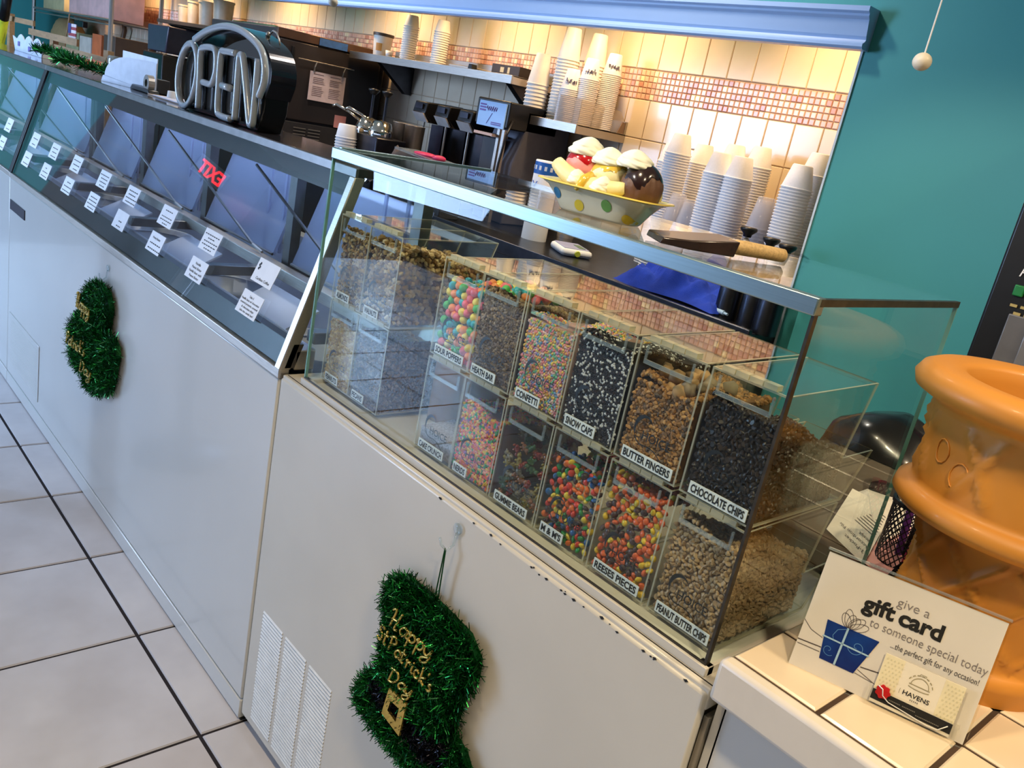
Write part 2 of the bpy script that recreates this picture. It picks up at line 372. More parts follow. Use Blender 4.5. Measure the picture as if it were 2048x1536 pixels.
# ---- dipping cabinets (two joined)
LINER = mat('cabinet_liner', (206, 214, 230), 0.35, var=0.03, scale=3)
LIDM = glass('dipping_lid', (0.74, 0.78, 0.90), 1.45, 0.1, haze=0.35, hazecol=(0.70, 0.74, 0.90))
HEADER = mat('header_band', (66, 62, 60), 0.35, var=0.08)
DECK = mat('deck_laminate', (52, 50, 54), 0.12, var=0.06, coat=0.5)
G_SLANT = glass('slant_glass', (0.92, 0.96, 0.96), 1.65)
FRAMEM = mat('cabinet_frame', (120, 118, 116), 0.35, 0.8, var=0.1)
MULL = mat('dark_mullion', (30, 30, 30), 0.4)
DKY, DKZ = 0.913, 1.28
CABL = emis('cabinet_tube', (170, 196, 255), 16.0)
def gy(z): return FY + (z-0.866)*(0.913-FY)/(1.262-0.866)
XB = -3.735
def dipping(name, label, x0, x1, first):
    t = thing(name, label, 'freezer', ((x0+x1)/2, 1.1, 0))
    put('front_panel', MB().box((x0, FY, 0.058), (x1-0.003, FY+0.012, 0.846)), WHITE, t, bevel=0.004)
    put('base_rail', MB().box((x0, FY-0.0005, 0.004), (x1-0.003, FY+0.02, 0.054)), WHITE, t, bevel=0.003)
    put('body', MB().box((x0+0.002, FY+0.012, 0.03), (x1-0.004, FY+0.022, 0.84)).box((x0+0.002, 1.30, 0.03), (x1-0.004, 1.33, 0.96)).box((x0+0.002, FY+0.022, 0.03), (x0+0.01, 1.30, 0.84)).box((x1-0.012, FY+0.022, 0.03), (x1-0.004, 1.30, 0.84)), WHITE, t)
    put('frame_strip', MB().box((x0, FY-0.003, 0.846), (x1, FY+0.02, 0.866)), STEEL, t, bevel=0.002)
    # inner ledge: dark gasket band behind the glass foot
    put('gasket_band', MB().prism([(gy(0.868)+0.008, 0.868), (gy(0.92)+0.008, 0.918), (gy(0.92)+0.03, 0.918), (FY+0.03, 0.868)], 'x', x0, x1), HEADER, t)
    put('inner_ledge', MB().box((x0, FY+0.03, 0.862), (x1, FY+0.075, 0.905)), STEEL, t, bevel=0.003)
    put('liner', MB().box((x0+0.02, FY+0.075, 0.60), (x1-0.02, FY+0.085, 0.90)).box((x0+0.02, FY+0.085, 0.60), (x1-0.02, 1.28, 0.61)).box((x0+0.02, 1.27, 0.6), (x1-0.02, 1.285, 0.95)), LINER, t)
    # pane, mullion, end post
    z0, z1 = 0.868, 1.262
    pane = MB().prism([(gy(z0), z0), (gy(z1), z1), (gy(z1)+0.006, z1), (gy(z0)+0.006, z0)], 'x', x0+0.012, x1-0.012)
    put('pane', pane, G_SLANT, t)
    put('header_band', MB().prism([(gy(1.219)+0.010, 1.219), (gy(z1)+0.009, z1), (gy(z1)+0.022, z1), (gy(1.219)+0.022, 1.219)], 'x', x0+0.012, x1-0.03), HEADER, t)
    put('deck', MB().box((x0, DKY, DKZ-0.018), (x1, 1.112, DKZ)), DECK, t, bevel=0.002)
    put('deck_edge', MB().box((x0, DKY-0.004, DKZ-0.019), (x1, DKY+0.003, DKZ-0.001)), FRAMEM, t, bevel=0.001)
    for x in (x0, x1-0.022):
        put('end_post', MB().prism([(gy(z0)-0.004, z0-0.004), (gy(z1)-0.004, z1), (gy(z1)+0.02, z1), (gy(z0)+0.022, z0-0.004)], 'x', x, x+0.022), (STEEL if (first and x > x0) else MULL), t, bevel=0.002)
    # back uprights under the deck and sliding rear doors
    n = 4 if first else 3
    wd = (x1-x0)/n
    for i in range(n+1):
        x = x0 + 0.02 + i*(wd - 0.04/n)
        put('rear_upright', MB().box((x-0.018, 1.085, 0.93), (x+0.018, 1.112, DKZ-0.018)), FRAMEM, t)
        put('cross_bar', MB().box((x-0.016, FY+0.07, 0.915), (x+0.016, 1.28, 0.94)), FRAMEM, t, bevel=0.002)
    put('long_rail', MB().box((x0+0.02, 1.03, 0.925), (x1-0.02, 1.065, 0.955)), STEEL, t, bevel=0.002)
    put('rear_rail', MB().box((x0+0.02, 1.25, 0.93), (x1-0.02, 1.29, 0.98)), STEEL, t, bevel=0.002)
    for i in range(n):
        xa = x0 + i*wd + 0.035; xb = xa + wd - 0.07
        # lid leaning up against the rear, lower lid lying over the front row
        put('rear_lid', MB().prism([(1.07, 0.96), (1.15, 1.20), (1.156, 1.20), (1.078, 0.958)], 'x', xa+0.02, xb-0.02), LIDM, t)
        put('front_lid', MB().prism([(FY+0.10, 0.83), (1.03, 0.90), (1.03, 0.906), (FY+0.10, 0.836)], 'x', xa, xb-0.24), LINER, t)
        put('lid_hinge', MB().tube([(xa+0.02, 1.07, 0.962), (xb-0.02, 1.07, 0.962)], 0.004, 6), FRAMEM, t)
        put('lid_strut', MB().tube([(xa+0.06, gy(1.21)+0.03, 1.21), (xb-0.10, 1.05, 0.97)], 0.004, 6), FRAMEM, t)
        put('lid_stop', MB().tube([(xb-0.10, 1.05, 0.97), (xb-0.04, 1.05, 0.962)], 0.004, 6), STEEL, t)
        put('clear_door', MB().box((xb-0.14, 1.10, 0.96), (xb-0.13, 1.105, 1.255)).box((xb-0.05, 1.10, 0.96), (xb-0.04, 1.105, 1.255)), LIDM, t)
        put('tub', MB().lathe([(0.118, 0.62), (0.125, 0.86), (0.130, 0.862), (0.130, 0.852), (0.120, 0.845)], ((xb-0.12), 0.99, 0), 20), LINER, t, smooth=True)
    tl = put('cabinet_lamp', MB().tube([(x0+0.15, 1.02, DKZ-0.032), (x1-0.15, 1.02, DKZ-0.032)], 0.011, 10), CABL, t)
    return t
d1 = dipping('dipping_cabinet', 'long white ice cream dipping cabinet with slanted glass, beside the topping freezer', XB, XD, True)
d2 = dipping('dipping_cabinet', 'white ice cream dipping cabinet farthest along the counter, cut by the picture edge', -6.1, XB, False)
PLATE = mat('name_plate', (48, 46, 56), 0.4)
pl = put('name_plate', MB().box((-3.715, FY-0.004, 0.728), (-3.498, FY, 0.765)), PLATE, d1, bevel=0.001)
lv = MB()
for k in range(26): lv.prism([(FY-0.004, .115+k*.0072), (FY-0.0005, .119+k*.0072), (FY+.002, .119+k*.0072), (FY+.002, .112+k*.0072)], 'x', -3.67, -3.27)
put('vent_panel', MB().box((-3.70, FY-0.003, 0.10), (-3.25, FY, 0.318)), WHITE, d1, bevel=0.002); put('vent_louver', lv, WHITE, d1)
put('foot', MB().box((-3.71, FY+0.03, 0), (-3.67, FY+0.07, 0.03)), BLACKP, d1)
put('floor_gap', MB().box((XB+0.002, FY+0.004, 0.0), (XD, FY+0.02, 0.004)), INK, d1)

# flavour cards stuck inside the slanted glass
CARDM = mat('flavour_card', (240, 243, 248), 0.6, var=0.02)
nrm = Vector((0, -(1.262-0.866), (0.913-FY))).normalized(); upv = Vector((0, 0.913-FY, 1.262-0.866)).normalized()
CARDS = [
 (('Take 5', 'Vanilla base w/ chocolate', 'covered pretzels, caramel', '& chocolate chips', 'Like the candy bar!'), 0), (('', '', 'Caribou Coffee'), 0),
 (('Vanilla', 'Peanut Butter', 'Vanilla base with', 'Peanut Butter'), 0), (('~9', '~4', '~8', '~9', '~5'), 0),
 (('Honey Butter', '~8', '~9'), 0), (('~5', '', '~8', '~9', '~4'), 0), (('', '~2', '~4'), 0), (('~7', '~6', '~9', '~8'), 0),
 (('~6', '~8', '~9', '~6'), 0), (('~9', '~6', '~7', '~5'), 0), (('~3', '~8', '~9'), 0), (('~8', '~7', '~4'), 0),
 (('~2', '~7', '~8'), 0), (('~7', '~5', '~6'), 0), (('~5', '~7'), 0), (('~6', '~5'), 0), (('~6', '~7'), 0), (('~5', '~6'), 0)]
LX = [-1.727, -2.022, -2.299, -2.579, -2.842, -3.107, -3.378, -3.637, -4.03]; UX = [-1.712, -2.007, -2.288, -2.563, -2.815, -3.097, -3.357, -3.617, -4.02]
ORD = ['nearest the topping case', 'second from the topping case', 'third from the topping case', 'fourth from the topping case', 'fifth from the topping case', 'sixth from the topping case', 'seventh from the topping case', 'last before the dark mullion', 'just beyond the dark mullion']
for i_, (lines, _) in enumerate(CARDS):
    up = i_ % 2; x, z = (UX if up else LX)[i_//2], (0.989 if up else 0.915)
    sw, sh = 0.095, 0.054; ux = Vector((1, 0, 0)); org = Vector((x, gy(z), z)) + nrm*0.0012
    what = ' reading %s' % lines[0] if lines[0] and lines[0][0] != '~' else (' reading Caribou Coffee' if i_ == 1 else '')
    t = thing('flavour_card', 'white flavour card%s on slanted glass, %s row, %s' % (what, 'upper' if up else 'lower', ORD[i_//2]), 'card', org, group='flavour cards on the slanted glass')
    q = MB(); sk = 0.010
    vs = [org + ux*a + upv*b + nrm*c for c in (0, 0.0008) for a, b in ((0,0),(sw,0),(sw+sk,sh),(sk,sh))]
    q.add(vs, [(0,3,2,1),(4,5,6,7),(0,1,5,4),(1,2,6,5),(2,3,7,6),(3,0,4,7)]); put('card', q, CARDM, t)
    q = MB(); n = len(lines); step = 0.044/n
    for i, s_ in enumerate(lines):
        if not s_: continue
        hgt = min(0.0062, step*0.55); b0 = sh*0.86-(i+0.7)*step
        if s_[0] == '~':
            L_ = int(s_[1])*0.0085; xs = sw/2 - L_/2 + sk/2
            while xs < sw/2 + L_/2 + sk/2:
                w_ = rnd.uniform(0.006, 0.012); p = org + ux*xs + upv*b0 + nrm*0.0011
                q.add([p, p+ux*w_, p+ux*w_+upv*hgt*.5, p+upv*hgt*.5], [(0,1,2,3)]); xs += w_ + 0.003
        else:
            wdt = min(0.084, len(s_)*hgt*0.72)
            txt(q, s_, org + ux*(sw/2-wdt/2+sk/2) + upv*b0 + nrm*0.0011, ux, upv, hgt, wdt, 0.012, 0.25)
    if i_ == 1:
        for k in range(4): q.lathe([(0.0001, 0), (0.0035, 0)], org + ux*(0.018+k%2*.004) + upv*(.030+k*.004) + nrm*0.0011, 6, M=Matrix((ux, upv, nrm)).transposed())
    put('lettering', q, INK, t)

# ---- glass topping case
CX0, CX1, CY0, CY1, CZ0, CZ1 = -1.405, -0.414, 0.8165, 1.192, 0.870, 1.318
case = thing('topping_case', 'rectangular glass display case holding candy and nut bins on the freezer', 'display case', ((CX0+CX1)/2, 1.0, FZ))
put('base_strip', MB().box((CX0-0.005, CY0-0.005, FZ), (CX1+0.005, CY0+0.012, CZ0)).box((CX1-0.012, CY0, FZ), (CX1+0.005, CY1, CZ0)).box((CX0-0.005, CY0, FZ), (CX0+0.012, CY1, CZ0)), WHITE2, case, bevel=0.001)
put('case_floor', MB().box((CX0+0.012, CY0+0.012, FZ), (CX1-0.012, CY1, FZ+0.004)), WHITE2, case)
gt = 0.005
put('front_pane', MB().box((CX0, CY0, CZ0), (CX1, CY0+gt, CZ1-0.018)), G_CASE, case)
put('left_pane', MB().box((CX0, CY0+gt, CZ0), (CX0+gt, CY1, CZ1-0.004)), G_CASE, case)
put('right_pane', MB().box((CX1-gt, CY0+gt, CZ0), (CX1, CY1, CZ1-0.004)), G_CASE, case)
put('top_pane', MB().box((CX0+0.003, CY0+0.012, CZ1-0.006), (CX1-0.003, CY1, CZ1)), G_CASE, case)
ALU = mat('aluminium_bar', (150, 172, 178), 0.36, 0.9, var=0.05, scale=40, stretch=(0.3, 10, 10))
put('top_bar', MB().box((CX0-0.001, CY0-0.003, CZ1-0.0185), (CX1+0.001, CY0+0.013, CZ1+0.001)), ALU, case, bevel=0.0015)
put('side_rail', MB().box((CX0-0.003, CY0+0.013, CZ1-0.006), (CX0+0.006, CY1, CZ1+0.003)), ALU, case, bevel=0.001)
SEAL = mat('dark_sealant', (46, 42, 34), 0.4, var=0.35, scale=90)
put('right_edge_seal', MB().box((CX1-0.003, CY0-0.0005, CZ0), (CX1+0.0005, CY0+0.0075, CZ1-0.004)), SEAL, case)
put('top_edge_seal', MB().box((CX1-0.006, CY0+0.004, CZ1-0.0085), (CX1+0.0012, CY1, CZ1-0.0005)), SEAL, case)
put('left_edge', MB().box((CX0-0.0006, CY0-0.0006, CZ0), (CX0+0.003, CY0+0.005, CZ1-0.019)), G_EDGE, case)
put('rear_edge', MB().box((CX1-gt, CY1-0.001, CZ0), (CX1, CY1+0.0008, CZ1-0.006)), G_EDGE, case)
put('bottom_seal', MB().box((CX0, CY0-0.001, CZ0-0.0005), (CX1, CY0+0.001, CZ0+0.003)), SEAL, case)
# ================================================================ TOPPING BINS
BW, BH = 0.1045, 0.164
PROF = [(0,0), (0,BH), (0.219,BH+0.003), (0.186,0.066), (0.272,0.067), (0.222,0.004), (0.215,0)]
def bin_body():
    q = MB(); t = 0.0026
    side = [(0,0), (0,BH), (0.219,BH+0.003), (0.186,0.066), (0.272,0.067), (0.222,0)]
    def edge_side(x):
        n = len(side); vs = [(x, *p) for p in side] + [(x+t, *p) for p in side]
        q.add(vs, [tuple(range(n)), tuple(range(2*n-1, n-1, -1))], 0)
        q.add(vs, [(i, i+n, (i+1) % n+n, (i+1) % n) for i in range(n)], 1)
    edge_side(0); edge_side(BW-t)
    def slab(p, p2, tk, mi=0):      # wall between the two sides along profile segment p..p2
        a = Vector((0, *p)); b = Vector((0, *p2)); d = (b-a).normalized(); nn = Vector((0, -d.z, d.y))*tk
        vs = [(x, *(v.yz)) for x in (t, BW-t) for v in (a, b, b+nn, a+nn)]
        q.add(vs, [(0,1,5,4), (2,3,7,6)], mi); q.add(vs, [(1,2,6,5), (3,0,4,7), (0,3,2,1), (4,5,6,7)], 1)
    slab((0, 0), (0, BH), -t); slab((0, BH), (0.219, BH+0.003), -t); slab((0.219, BH+.003), (0.186, 0.066), -t)
    slab((0.272, 0.067), (0.222, 0), -t); slab((0.222, 0), (0, 0), -t)
    return q
body_me = bin_body().mesh('body', [G_ACR, G_AEDGE])  # rim faces take a paler mix: edge highlight put into the colour
hq = MB()
for k in range(4): hq.box((0.014+k*0.019, -0.002, BH+0.0005), (0.0315+k*0.019, 0.010, BH+0.007))
hinge_me = hq.mesh('hinge_strip', [G_AEDGE])
pq = MB().box((0.014, -0.004, BH-0.030), (0.090, -0.001, BH-0.0245)).box((0.014, -0.004, BH-0.0245), (0.0165, -0.001, BH-0.006)).box((0.0875, -0.004, BH-0.0245), (0.090, -0.001, BH-0.006))
G_PULL = glass('clear_pull', (0.85, 0.9, 0.92), 1.5, 0.05, haze=0.13, hazecol=(0.75, 0.85, 0.9))
pull_me = pq.mesh('clear_pull', [G_PULL])
# printed bin logo: a sweeping capital with small capitals after it
lq = MB(); cpts = []; N = 40
for i in range(N+1):
    a = math.radians(40 + 235*i/N); r = 0.019
    cpts.append((0.040 + r*0.80*math.cos(a), 0.050 + r*math.sin(a)))
cpts += [(0.046+0.036*u, 0.0315 - 0.010*u + 0.004*math.sin(u*PI) - 0.006*u*u) for u in [k/12 for k in range(1, 13)]]
for i in range(len(cpts)-1):
    u = i/(len(cpts)-1); wd = 0.0006 + 0.0050*math.sin(PI*min(1, u*1.75))**1.5 if u < 0.57 else 0.0010 + 0.0018*(1-u)
    (x0, z0), (x1, z1) = cpts[i], cpts[i+1]; d = Vector((x1-x0, z1-z0)).normalized(); nx, nz = -d.y*wd/2, d.x*wd/2
    lq.add([(x0-nx, -0.0012, z0-nz), (x1-nx, -0.0012, z1-nz), (x1+nx, -0.0012, z1+nz), (x0+nx, -0.0012, z0+nz)], [(0,1,2,3)])
txt(lq, 'HOICE', (0.039, -0.0012, 0.0385), (1,0,0), (0,0,1), 0.012, 0.046, 0.006)
LOGO = mat('logo_print', (22, 24, 24), 0.4); logo_me = lq.mesh('logo_print', [LOGO])
LABM = mat('bin_label', (226, 229, 226), 0.6, var=0.02)

def add_bin(label, text, x, z, ltx=0.014):
    t = thing('topping_bin', label, 'bin', (x, 0.85, z), group='clear acrylic topping bins')
    for nm, me in (('body', body_me), ('hinge_strip', hinge_me), ('clear_pull', pull_me), ('logo', logo_me)): link(nm, me, t)
    wd = min(0.084, 0.0058*len(text)+0.006)
    lab = put('name_label', MB().box((ltx, -0.0022, 0.005), (ltx+wd, -0.0008, 0.0205)), LABM, t, local=True)
    q = MB(); txt(q, text, (ltx+0.003, -0.0026, 0.0080), (1,0,0), (0,0,1), 0.0098, wd-0.006, 0.03)
    put('lettering', q, INK, lab, local=True)
    return t

# ---- contents --------------------------------------------------
def ico(r=1.0):
    p = (1+5**.5)/2; vs = [Vector(v).normalized()*r for v in [(-1,p,0),(1,p,0),(-1,-p,0),(1,-p,0),(0,-1,p),(0,1,p),(0,-1,-p),(0,1,-p),(p,0,-1),(p,0,1),(-p,0,-1),(-p,0,1)]]
    return vs, [(0,11,5),(0,5,1),(0,1,7),(0,7,10),(0,10,11),(1,5,9),(5,11,4),(11,10,2),(10,7,6),(7,1,8),(3,9,4),(3,4,2),(3,2,6),(3,6,8),(3,8,9),(4,9,5),(2,4,11),(6,2,10),(8,6,7),(9,8,1)]
ICO = ico()
def rrot():
    return Matrix.Rotation(rnd.uniform(0, 2*PI), 3, 'X') @ Matrix.Rotation(rnd.uniform(0, 2*PI), 3, 'Y') @ Matrix.Rotation(rnd.uniform(0, 2*PI), 3, 'Z')
def piece(q, c, s, mi, rough=0.0):
    A = rrot(); f = 1
    q.add([Vector(c) + A @ Vector((v.x*s[0]*(1+rnd.uniform(-rough, rough)), v.y*s[1]*(1+rnd.uniform(-rough, rough)), v.z*s[2]*(1+rnd.uniform(-rough, rough)))) for v in ICO[0]], ICO[1], mi)
def topz(y, hf, hb):     # pile height over the floor of the bin
    return hf + (hb-hf)*min(1, max(0, y/0.19)) 
def chip_shape(q, c, s, mi, nrm_=None):
    A = rrot(); n = 7; pr = [(0.0001,-0.5),(0.8,-0.5),(1.0,-0.25),(0.75,0.2),(0.25,0.6),(0.0001,0.75)]
    vs = []; fs = []
    for i in range(n):
        a = 2*PI*i/n
        for r, z in pr: vs.append(Vector(c) + A @ Vector((r*math.cos(a)*s, r*math.sin(a)*s, z*s)))
    k = len(pr)
    for i in range(n):
        j = (i+1) % n
        for m in range(k-1): fs.append((i*k+m, j*k+m, j*k+m+1, i*k+m+1))
    q.add(vs, fs, mi)
def pile_sites(hf, hb, d, right=False, wob=0.006):
    """points (local to bin) over the front face, the top slope and maybe the right face"""
    pts = []
    x0, x1 = 0.0035 + d*0.45, BW - 0.0035 - d*0.45; n = max(2, int((x1-x0)/(d*0.86)))
    z = 0.003 + d*0.45; row = 0
    while z < hf:
        for i in range(n+1):
            x = x0 + (x1-x0)*(i+(0.5 if row % 2 else 0))/n
            if x > x1: continue
            pts.append((x + rnd.uniform(-.2,.2)*d, 0.0035 + d*0.42 + rnd.uniform(0, .3)*d, z + rnd.uniform(-.2,.2)*d))
        z += d*0.80; row += 1
    y = 0.004 + d
    while y < 0.195:
        for i in range(n+1):
            x = x0 + (x1-x0)*(i+(0.5 if row % 2 else 0))/n
            if x > x1: continue
            pts.append((x + rnd.uniform(-.25,.25)*d, y, topz(y, hf, hb) + rnd.uniform(-.3,.35)*d + wob*math.sin(x*60+y*37)))
        y += d*0.85; row += 1
    if right:
        y = 0.004 + d
        while y < 0.20:
            z = 0.004 + d*0.5
            while z < topz(y, hf, hb):
                pts.append((x1 + rnd.uniform(-.2,.1)*d, y + rnd.uniform(-.25,.25)*d, z + rnd.uniform(-.2,.2)*d)); z += d*0.85
            y += d*0.85
    return pts
def core_prism(q, hf, hb, d, mi=0):
    i = 0.0032 + d*0.55
    q.prism([(i, 0.004), (i, hf-d*0.4), (0.185, hb-d*0.4), (0.20, 0.05), (0.20, 0.004)], 'x', i, BW-i, mi)
def stuff(name, label, cat, x, z, hf, hb, d, mats, wts, shape, right=False, core=None, rough=0.25, s=(1,1,1)):
    q = MB(); core_prism(q, hf, hb, d, 0)
    for c in pile_sites(hf, hb, d, right):
        mi = rnd.choices(range(len(mats)), wts)[0] + 1
        if shape == 'chip': chip_shape(q, c, d*0.62, mi)
        else:
            k = rnd.uniform(0.8, 1.15)*d*0.62; piece(q, c, (s[0]*k, s[1]*k, s[2]*k), mi, rough)
    o = put(name, q, [core or mats[0]] + list(mats), None, True if rough < 0.1 else False, True)
    o.location = (x, 0.85, z); return props(o, label, cat, None, 'stuff')
def candies(name, base, place, cat, x, z, hf, hb, d, cols, wts, sq, group, right=False):
    """countable sweets: each its own object, meshes shared by colour"""
    mes = []
    for nm, c in cols:
        q = MB().ell((0,0,0), (d*.5, d*.5, d*.5*sq), 10, 6); mes.append(q.mesh(name, mat(name+'_'+nm, c, 0.35, var=0.04), True))
    for c in pile_sites(hf, hb, d, right, 0.003):
        k = rnd.choices(range(len(cols)), wts)[0]
        o = link(name, mes[k]); o.location = (x + c[0], 0.85 + c[1], z + c[2]); o.rotation_euler = (rnd.uniform(0, 6), rnd.uniform(0, 6), rnd.uniform(0, 6))
        props(o, '%s %s %s' % (cols[k][0], base, place), cat, group)

ZU, ZL = 1.037, 0.867
XR = [-1.0705, -0.9715, -0.8640, -0.7570, -0.6470, -0.5345]
XL = [-1.4015, -1.2995]
def lbl(text, rest): return 'clear acrylic bin labelled %s, %s' % (text, rest)
add_bin(lbl('ALMONDS', 'upper row at the far end'), 'ALMONDS', XL[0]+0.001, ZU, 0.018)
add_bin(lbl('WALNUTS', 'upper row, second from far end'), 'WALNUTS', XL[1], ZU, 0.018)
add_bin(lbl('PEANUTS', 'lower row at the far end'), 'PEANUTS', XL[0]+0.001, ZL+0.004, 0.018)
add_bin(lbl('PECANS', 'lower row, second from far end'), 'PECANS', XL[1], ZL+0.004, 0.018)
UPN = ['SOUR POPPERS', 'HEATH BAR', 'CONFETTI', 'SNOW CAPS', 'BUTTER FINGERS', 'CHOCOLATE CHIPS']
LON = ['CAKE CRUNCH', 'NERDS', 'GUMMIE BEARS', 'M & M\'S', 'REESES PIECES', 'PEANUT BUTTER CHIPS']
fills = {'CAKE CRUNCH': 'nearly empty', 'SOUR POPPERS': 'full of bright candy balls', 'CHOCOLATE CHIPS': 'upper row by the case corner', 'PEANUT BUTTER CHIPS': 'lower row by the case corner'}
for i in range(6):
    add_bin(lbl(UPN[i], fills.get(UPN[i], 'upper row')), UPN[i], XR[i], ZU)
    add_bin(lbl(LON[i], fills.get(LON[i], 'lower row')), LON[i], XR[i], ZL)
def mm(n, *cs, rough=0.6): return [mat('%s_%d' % (n, i), c, rough, var=0.08, scale=80) for i, c in enumerate(cs)]
nutw = mm('walnut', (186,158,110), (160,128,80), (128,98,58), (206,184,140), (112,90,70)); nutc = mat('walnut_core', (96,72,36), 0.8)
stuff('chopped_almonds', 'sliced tan nuts filling the ALMONDS bin', 'nuts', XL[0], ZU, 0.135, 0.10, 0.0085, nutw, (5,4,3,3,2), 'p', core=nutc, s=(1.1,.9,.55))
stuff('walnut_pieces', 'chunky tan walnut pieces filling the WALNUTS bin', 'nuts', XL[1], ZU, 0.140, 0.115, 0.0098, nutw, (5,4,3,3,2), 'p', True, nutc, 0.35, (1,.9,.75))
stuff('chopped_peanuts', 'fine golden chopped peanuts in the PEANUTS bin', 'nuts', XL[0], ZL, 0.125, 0.09, 0.0055, mm('peanut', (206,176,106), (190,156,86), (170,136,76), (220,196,140)), (5,5,3,3), 'p', core=mat('peanut_core', (150,120,60), 0.8))
stuff('pecan_pieces', 'dark brown pecan pieces in the PECANS bin', 'nuts', XL[1], ZL, 0.135, 0.10, 0.0075, mm('pecan', (104,74,50), (84,58,40), (122,92,66), (66,44,32)), (5,4,3,3), 'p', True, mat('pecan_core', (50,34,24), 0.8), 0.35, (1.2,.7,.6))
stuff('toffee_crumbs', 'brown chopped toffee crumbs in the HEATH BAR bin', 'candy', XR[1], ZU, 0.138, 0.10, 0.0055, mm('toffee', (134,110,82), (112,88,64), (152,128,98), (92,70,52)), (5,5,4,3), 'p', core=mat('toffee_core', (84,64,46), 0.8), rough=0.4)
stuff('confetti_sprinkles', 'pastel candy bits filling the CONFETTI bin', 'candy', XR[2], ZU, 0.128, 0.11, 0.0048, mm('confetti', (240,150,160), (244,214,110), (120,196,160), (170,150,210), (120,170,220), (244,180,110), (236,200,196)), (5,5,3.5,2,2,3,4), 'p', core=mat('confetti_core', (190,150,140), 0.8), rough=0.05, s=(1,1,.6))
stuff('snow_caps', 'dark chocolate drops with white specks in the SNOW CAPS bin', 'candy', XR[3], ZU, 0.138, 0.11, 0.0037, mm('snowcap', (34,30,38), (46,40,48), (228,228,232), (60,44,52)), (8,5,4,2), 'p', core=mat('snowcap_core', (22,19,24), 0.8), rough=0.15)
bf = mm('butterfinger', (176,128,74), (156,110,60), (134,100,66), (198,150,92), (92,74,60))
stuff('butter_crumbs', 'crumbled orange brown candy in the BUTTER FINGERS bin', 'candy', XR[4], ZU, 0.112, 0.10, 0.0058, bf, (5,5,4,3,2), 'p', core=mat('butter_core', (130,92,52), 0.8), rough=0.45)
q = MB()
for k in range(24):
    x, y = rnd.uniform(.014, .09), rnd.uniform(.012, .12); piece(q, (x, y, 0.112+rnd.uniform(0, .018)-y*.05), [rnd.uniform(.006, .0125)]*3, rnd.randrange(2), 0.3)
o = put('butter_chunks', q, [mat('butter_chunk', (178,142,100), .7), mat('butter_chunk_grey', (140,124,106), .7)], None, True, True); o.location = (XR[4], 0.85, ZU); props(o, 'large crumb lumps lying on the BUTTER FINGERS crumbs', 'candy', None, 'stuff')
stuff('chocolate_chips', 'dark chocolate chips heaped in the CHOCOLATE CHIPS bin', 'candy', XR[5], ZU, 0.128, 0.075, 0.0070, mm('chocchip', (44,34,30), (54,42,36), (38,30,28), rough=0.42), (5,4,3), 'chip', True, mat('choc_core', (28,20,18), 0.8))
stuff('peanut_butter_chips', 'light tan peanut butter chips filling the lower corner bin', 'candy', XR[5], ZL, 0.136, 0.09, 0.0074, mm('pbchip', (176,146,110), (186,156,118), (162,132,98), rough=0.5), (5,4,3), 'chip', True, mat('pb_core', (120,92,64), 0.8))
nerd = mm('nerd', (238,120,50), (240,196,70), (232,110,110), (60,160,90), (150,90,140), (244,160,120), rough=0.4)
stuff('nerd_candy', 'tiny orange, yellow and green candy in the NERDS bin', 'candy', XR[1], ZL, 0.118, 0.10, 0.0050, nerd, (6,5,3,3,1.5,4), 'p', core=mat('nerd_core', (120,70,50), 0.8), rough=0.2)
# countable sweets
SC = [('pink',(238,110,130)), ('orange',(250,150,90)), ('yellow',(244,220,90)), ('green',(90,190,100)), ('blue',(60,170,190))]
candies('sour_ball', 'sugar-dusted candy ball', 'in the SOUR POPPERS bin', 'candy', XR[0], ZU, 0.126, 0.118, 0.0155, SC, (3,3,3,2.5,3), 0.96, 'candy balls in the sour poppers bin')
MC = [('red',(214,66,50)), ('yellow',(236,208,60)), ('green',(40,140,70)), ('blue',(40,100,170)), ('orange',(238,120,50)), ('brown',(74,52,48))]
candies('candy_lentil', 'shiny candy lentil', 'in the M & M\'S bin', 'candy', XR[3], ZL, 0.118, 0.105, 0.0112, MC, (3,3.4,3,2.5,3.2,3), 0.55, 'candy lentils in the M & M\'S bin')
RC = [('orange',(226,106,58)), ('yellow',(232,198,56)), ('brown',(84,64,66))]
candies('peanut_candy', 'small candy-coated drop', 'in the REESES PIECES bin', 'candy', XR[4], ZL, 0.142, 0.11, 0.0108, RC, (6,2,2.6), 0.6, 'orange candy drops in the Reeses bin')
# gummy bears: head, body and four stubby limbs
GC = [('red',(170,70,60)), ('green',(80,120,70)), ('yellow',(180,160,80)), ('orange',(180,120,80)), ('clear',(170,160,140))]
gm = []
for nm, c in GC:
    q = MB().ell((0,0,0), (.0052,.0042,.0072), 8, 6).ell((0,0,.0095), (.0042,.0036,.0038), 8, 5)
    for sx in (-1, 1):
        q.ell((sx*.0030, 0, .0128), .0015, 6, 4); q.ell((sx*.0042, -.003, .002), (.0018,.003,.002), 6, 4); q.ell((sx*.0038, -.003, -.0055), (.002,.0034,.0022), 6, 4)
    gm.append(q.mesh('gummy_bear', mat('gummy_'+nm, c, 0.25, var=0.05, sss=0.0, trans=0.45), True))
for i_, c in enumerate(pile_sites(0.100, 0.10, 0.0165)):
    if rnd.random() < 0.25: continue
    k = rnd.randrange(5); o = link('gummy_bear', gm[k]); o.location = (XR[2]+min(max(c[0], .013), BW-.013), 0.85+max(c[1], .013), ZL+max(.014, c[2])); o.rotation_euler = (rnd.uniform(-1,1), rnd.uniform(0,6), rnd.uniform(-1,1))
    props(o, '%s gummy bear in the GUMMIE BEARS bin' % GC[k][0], 'candy', 'gummy bears in their bin')
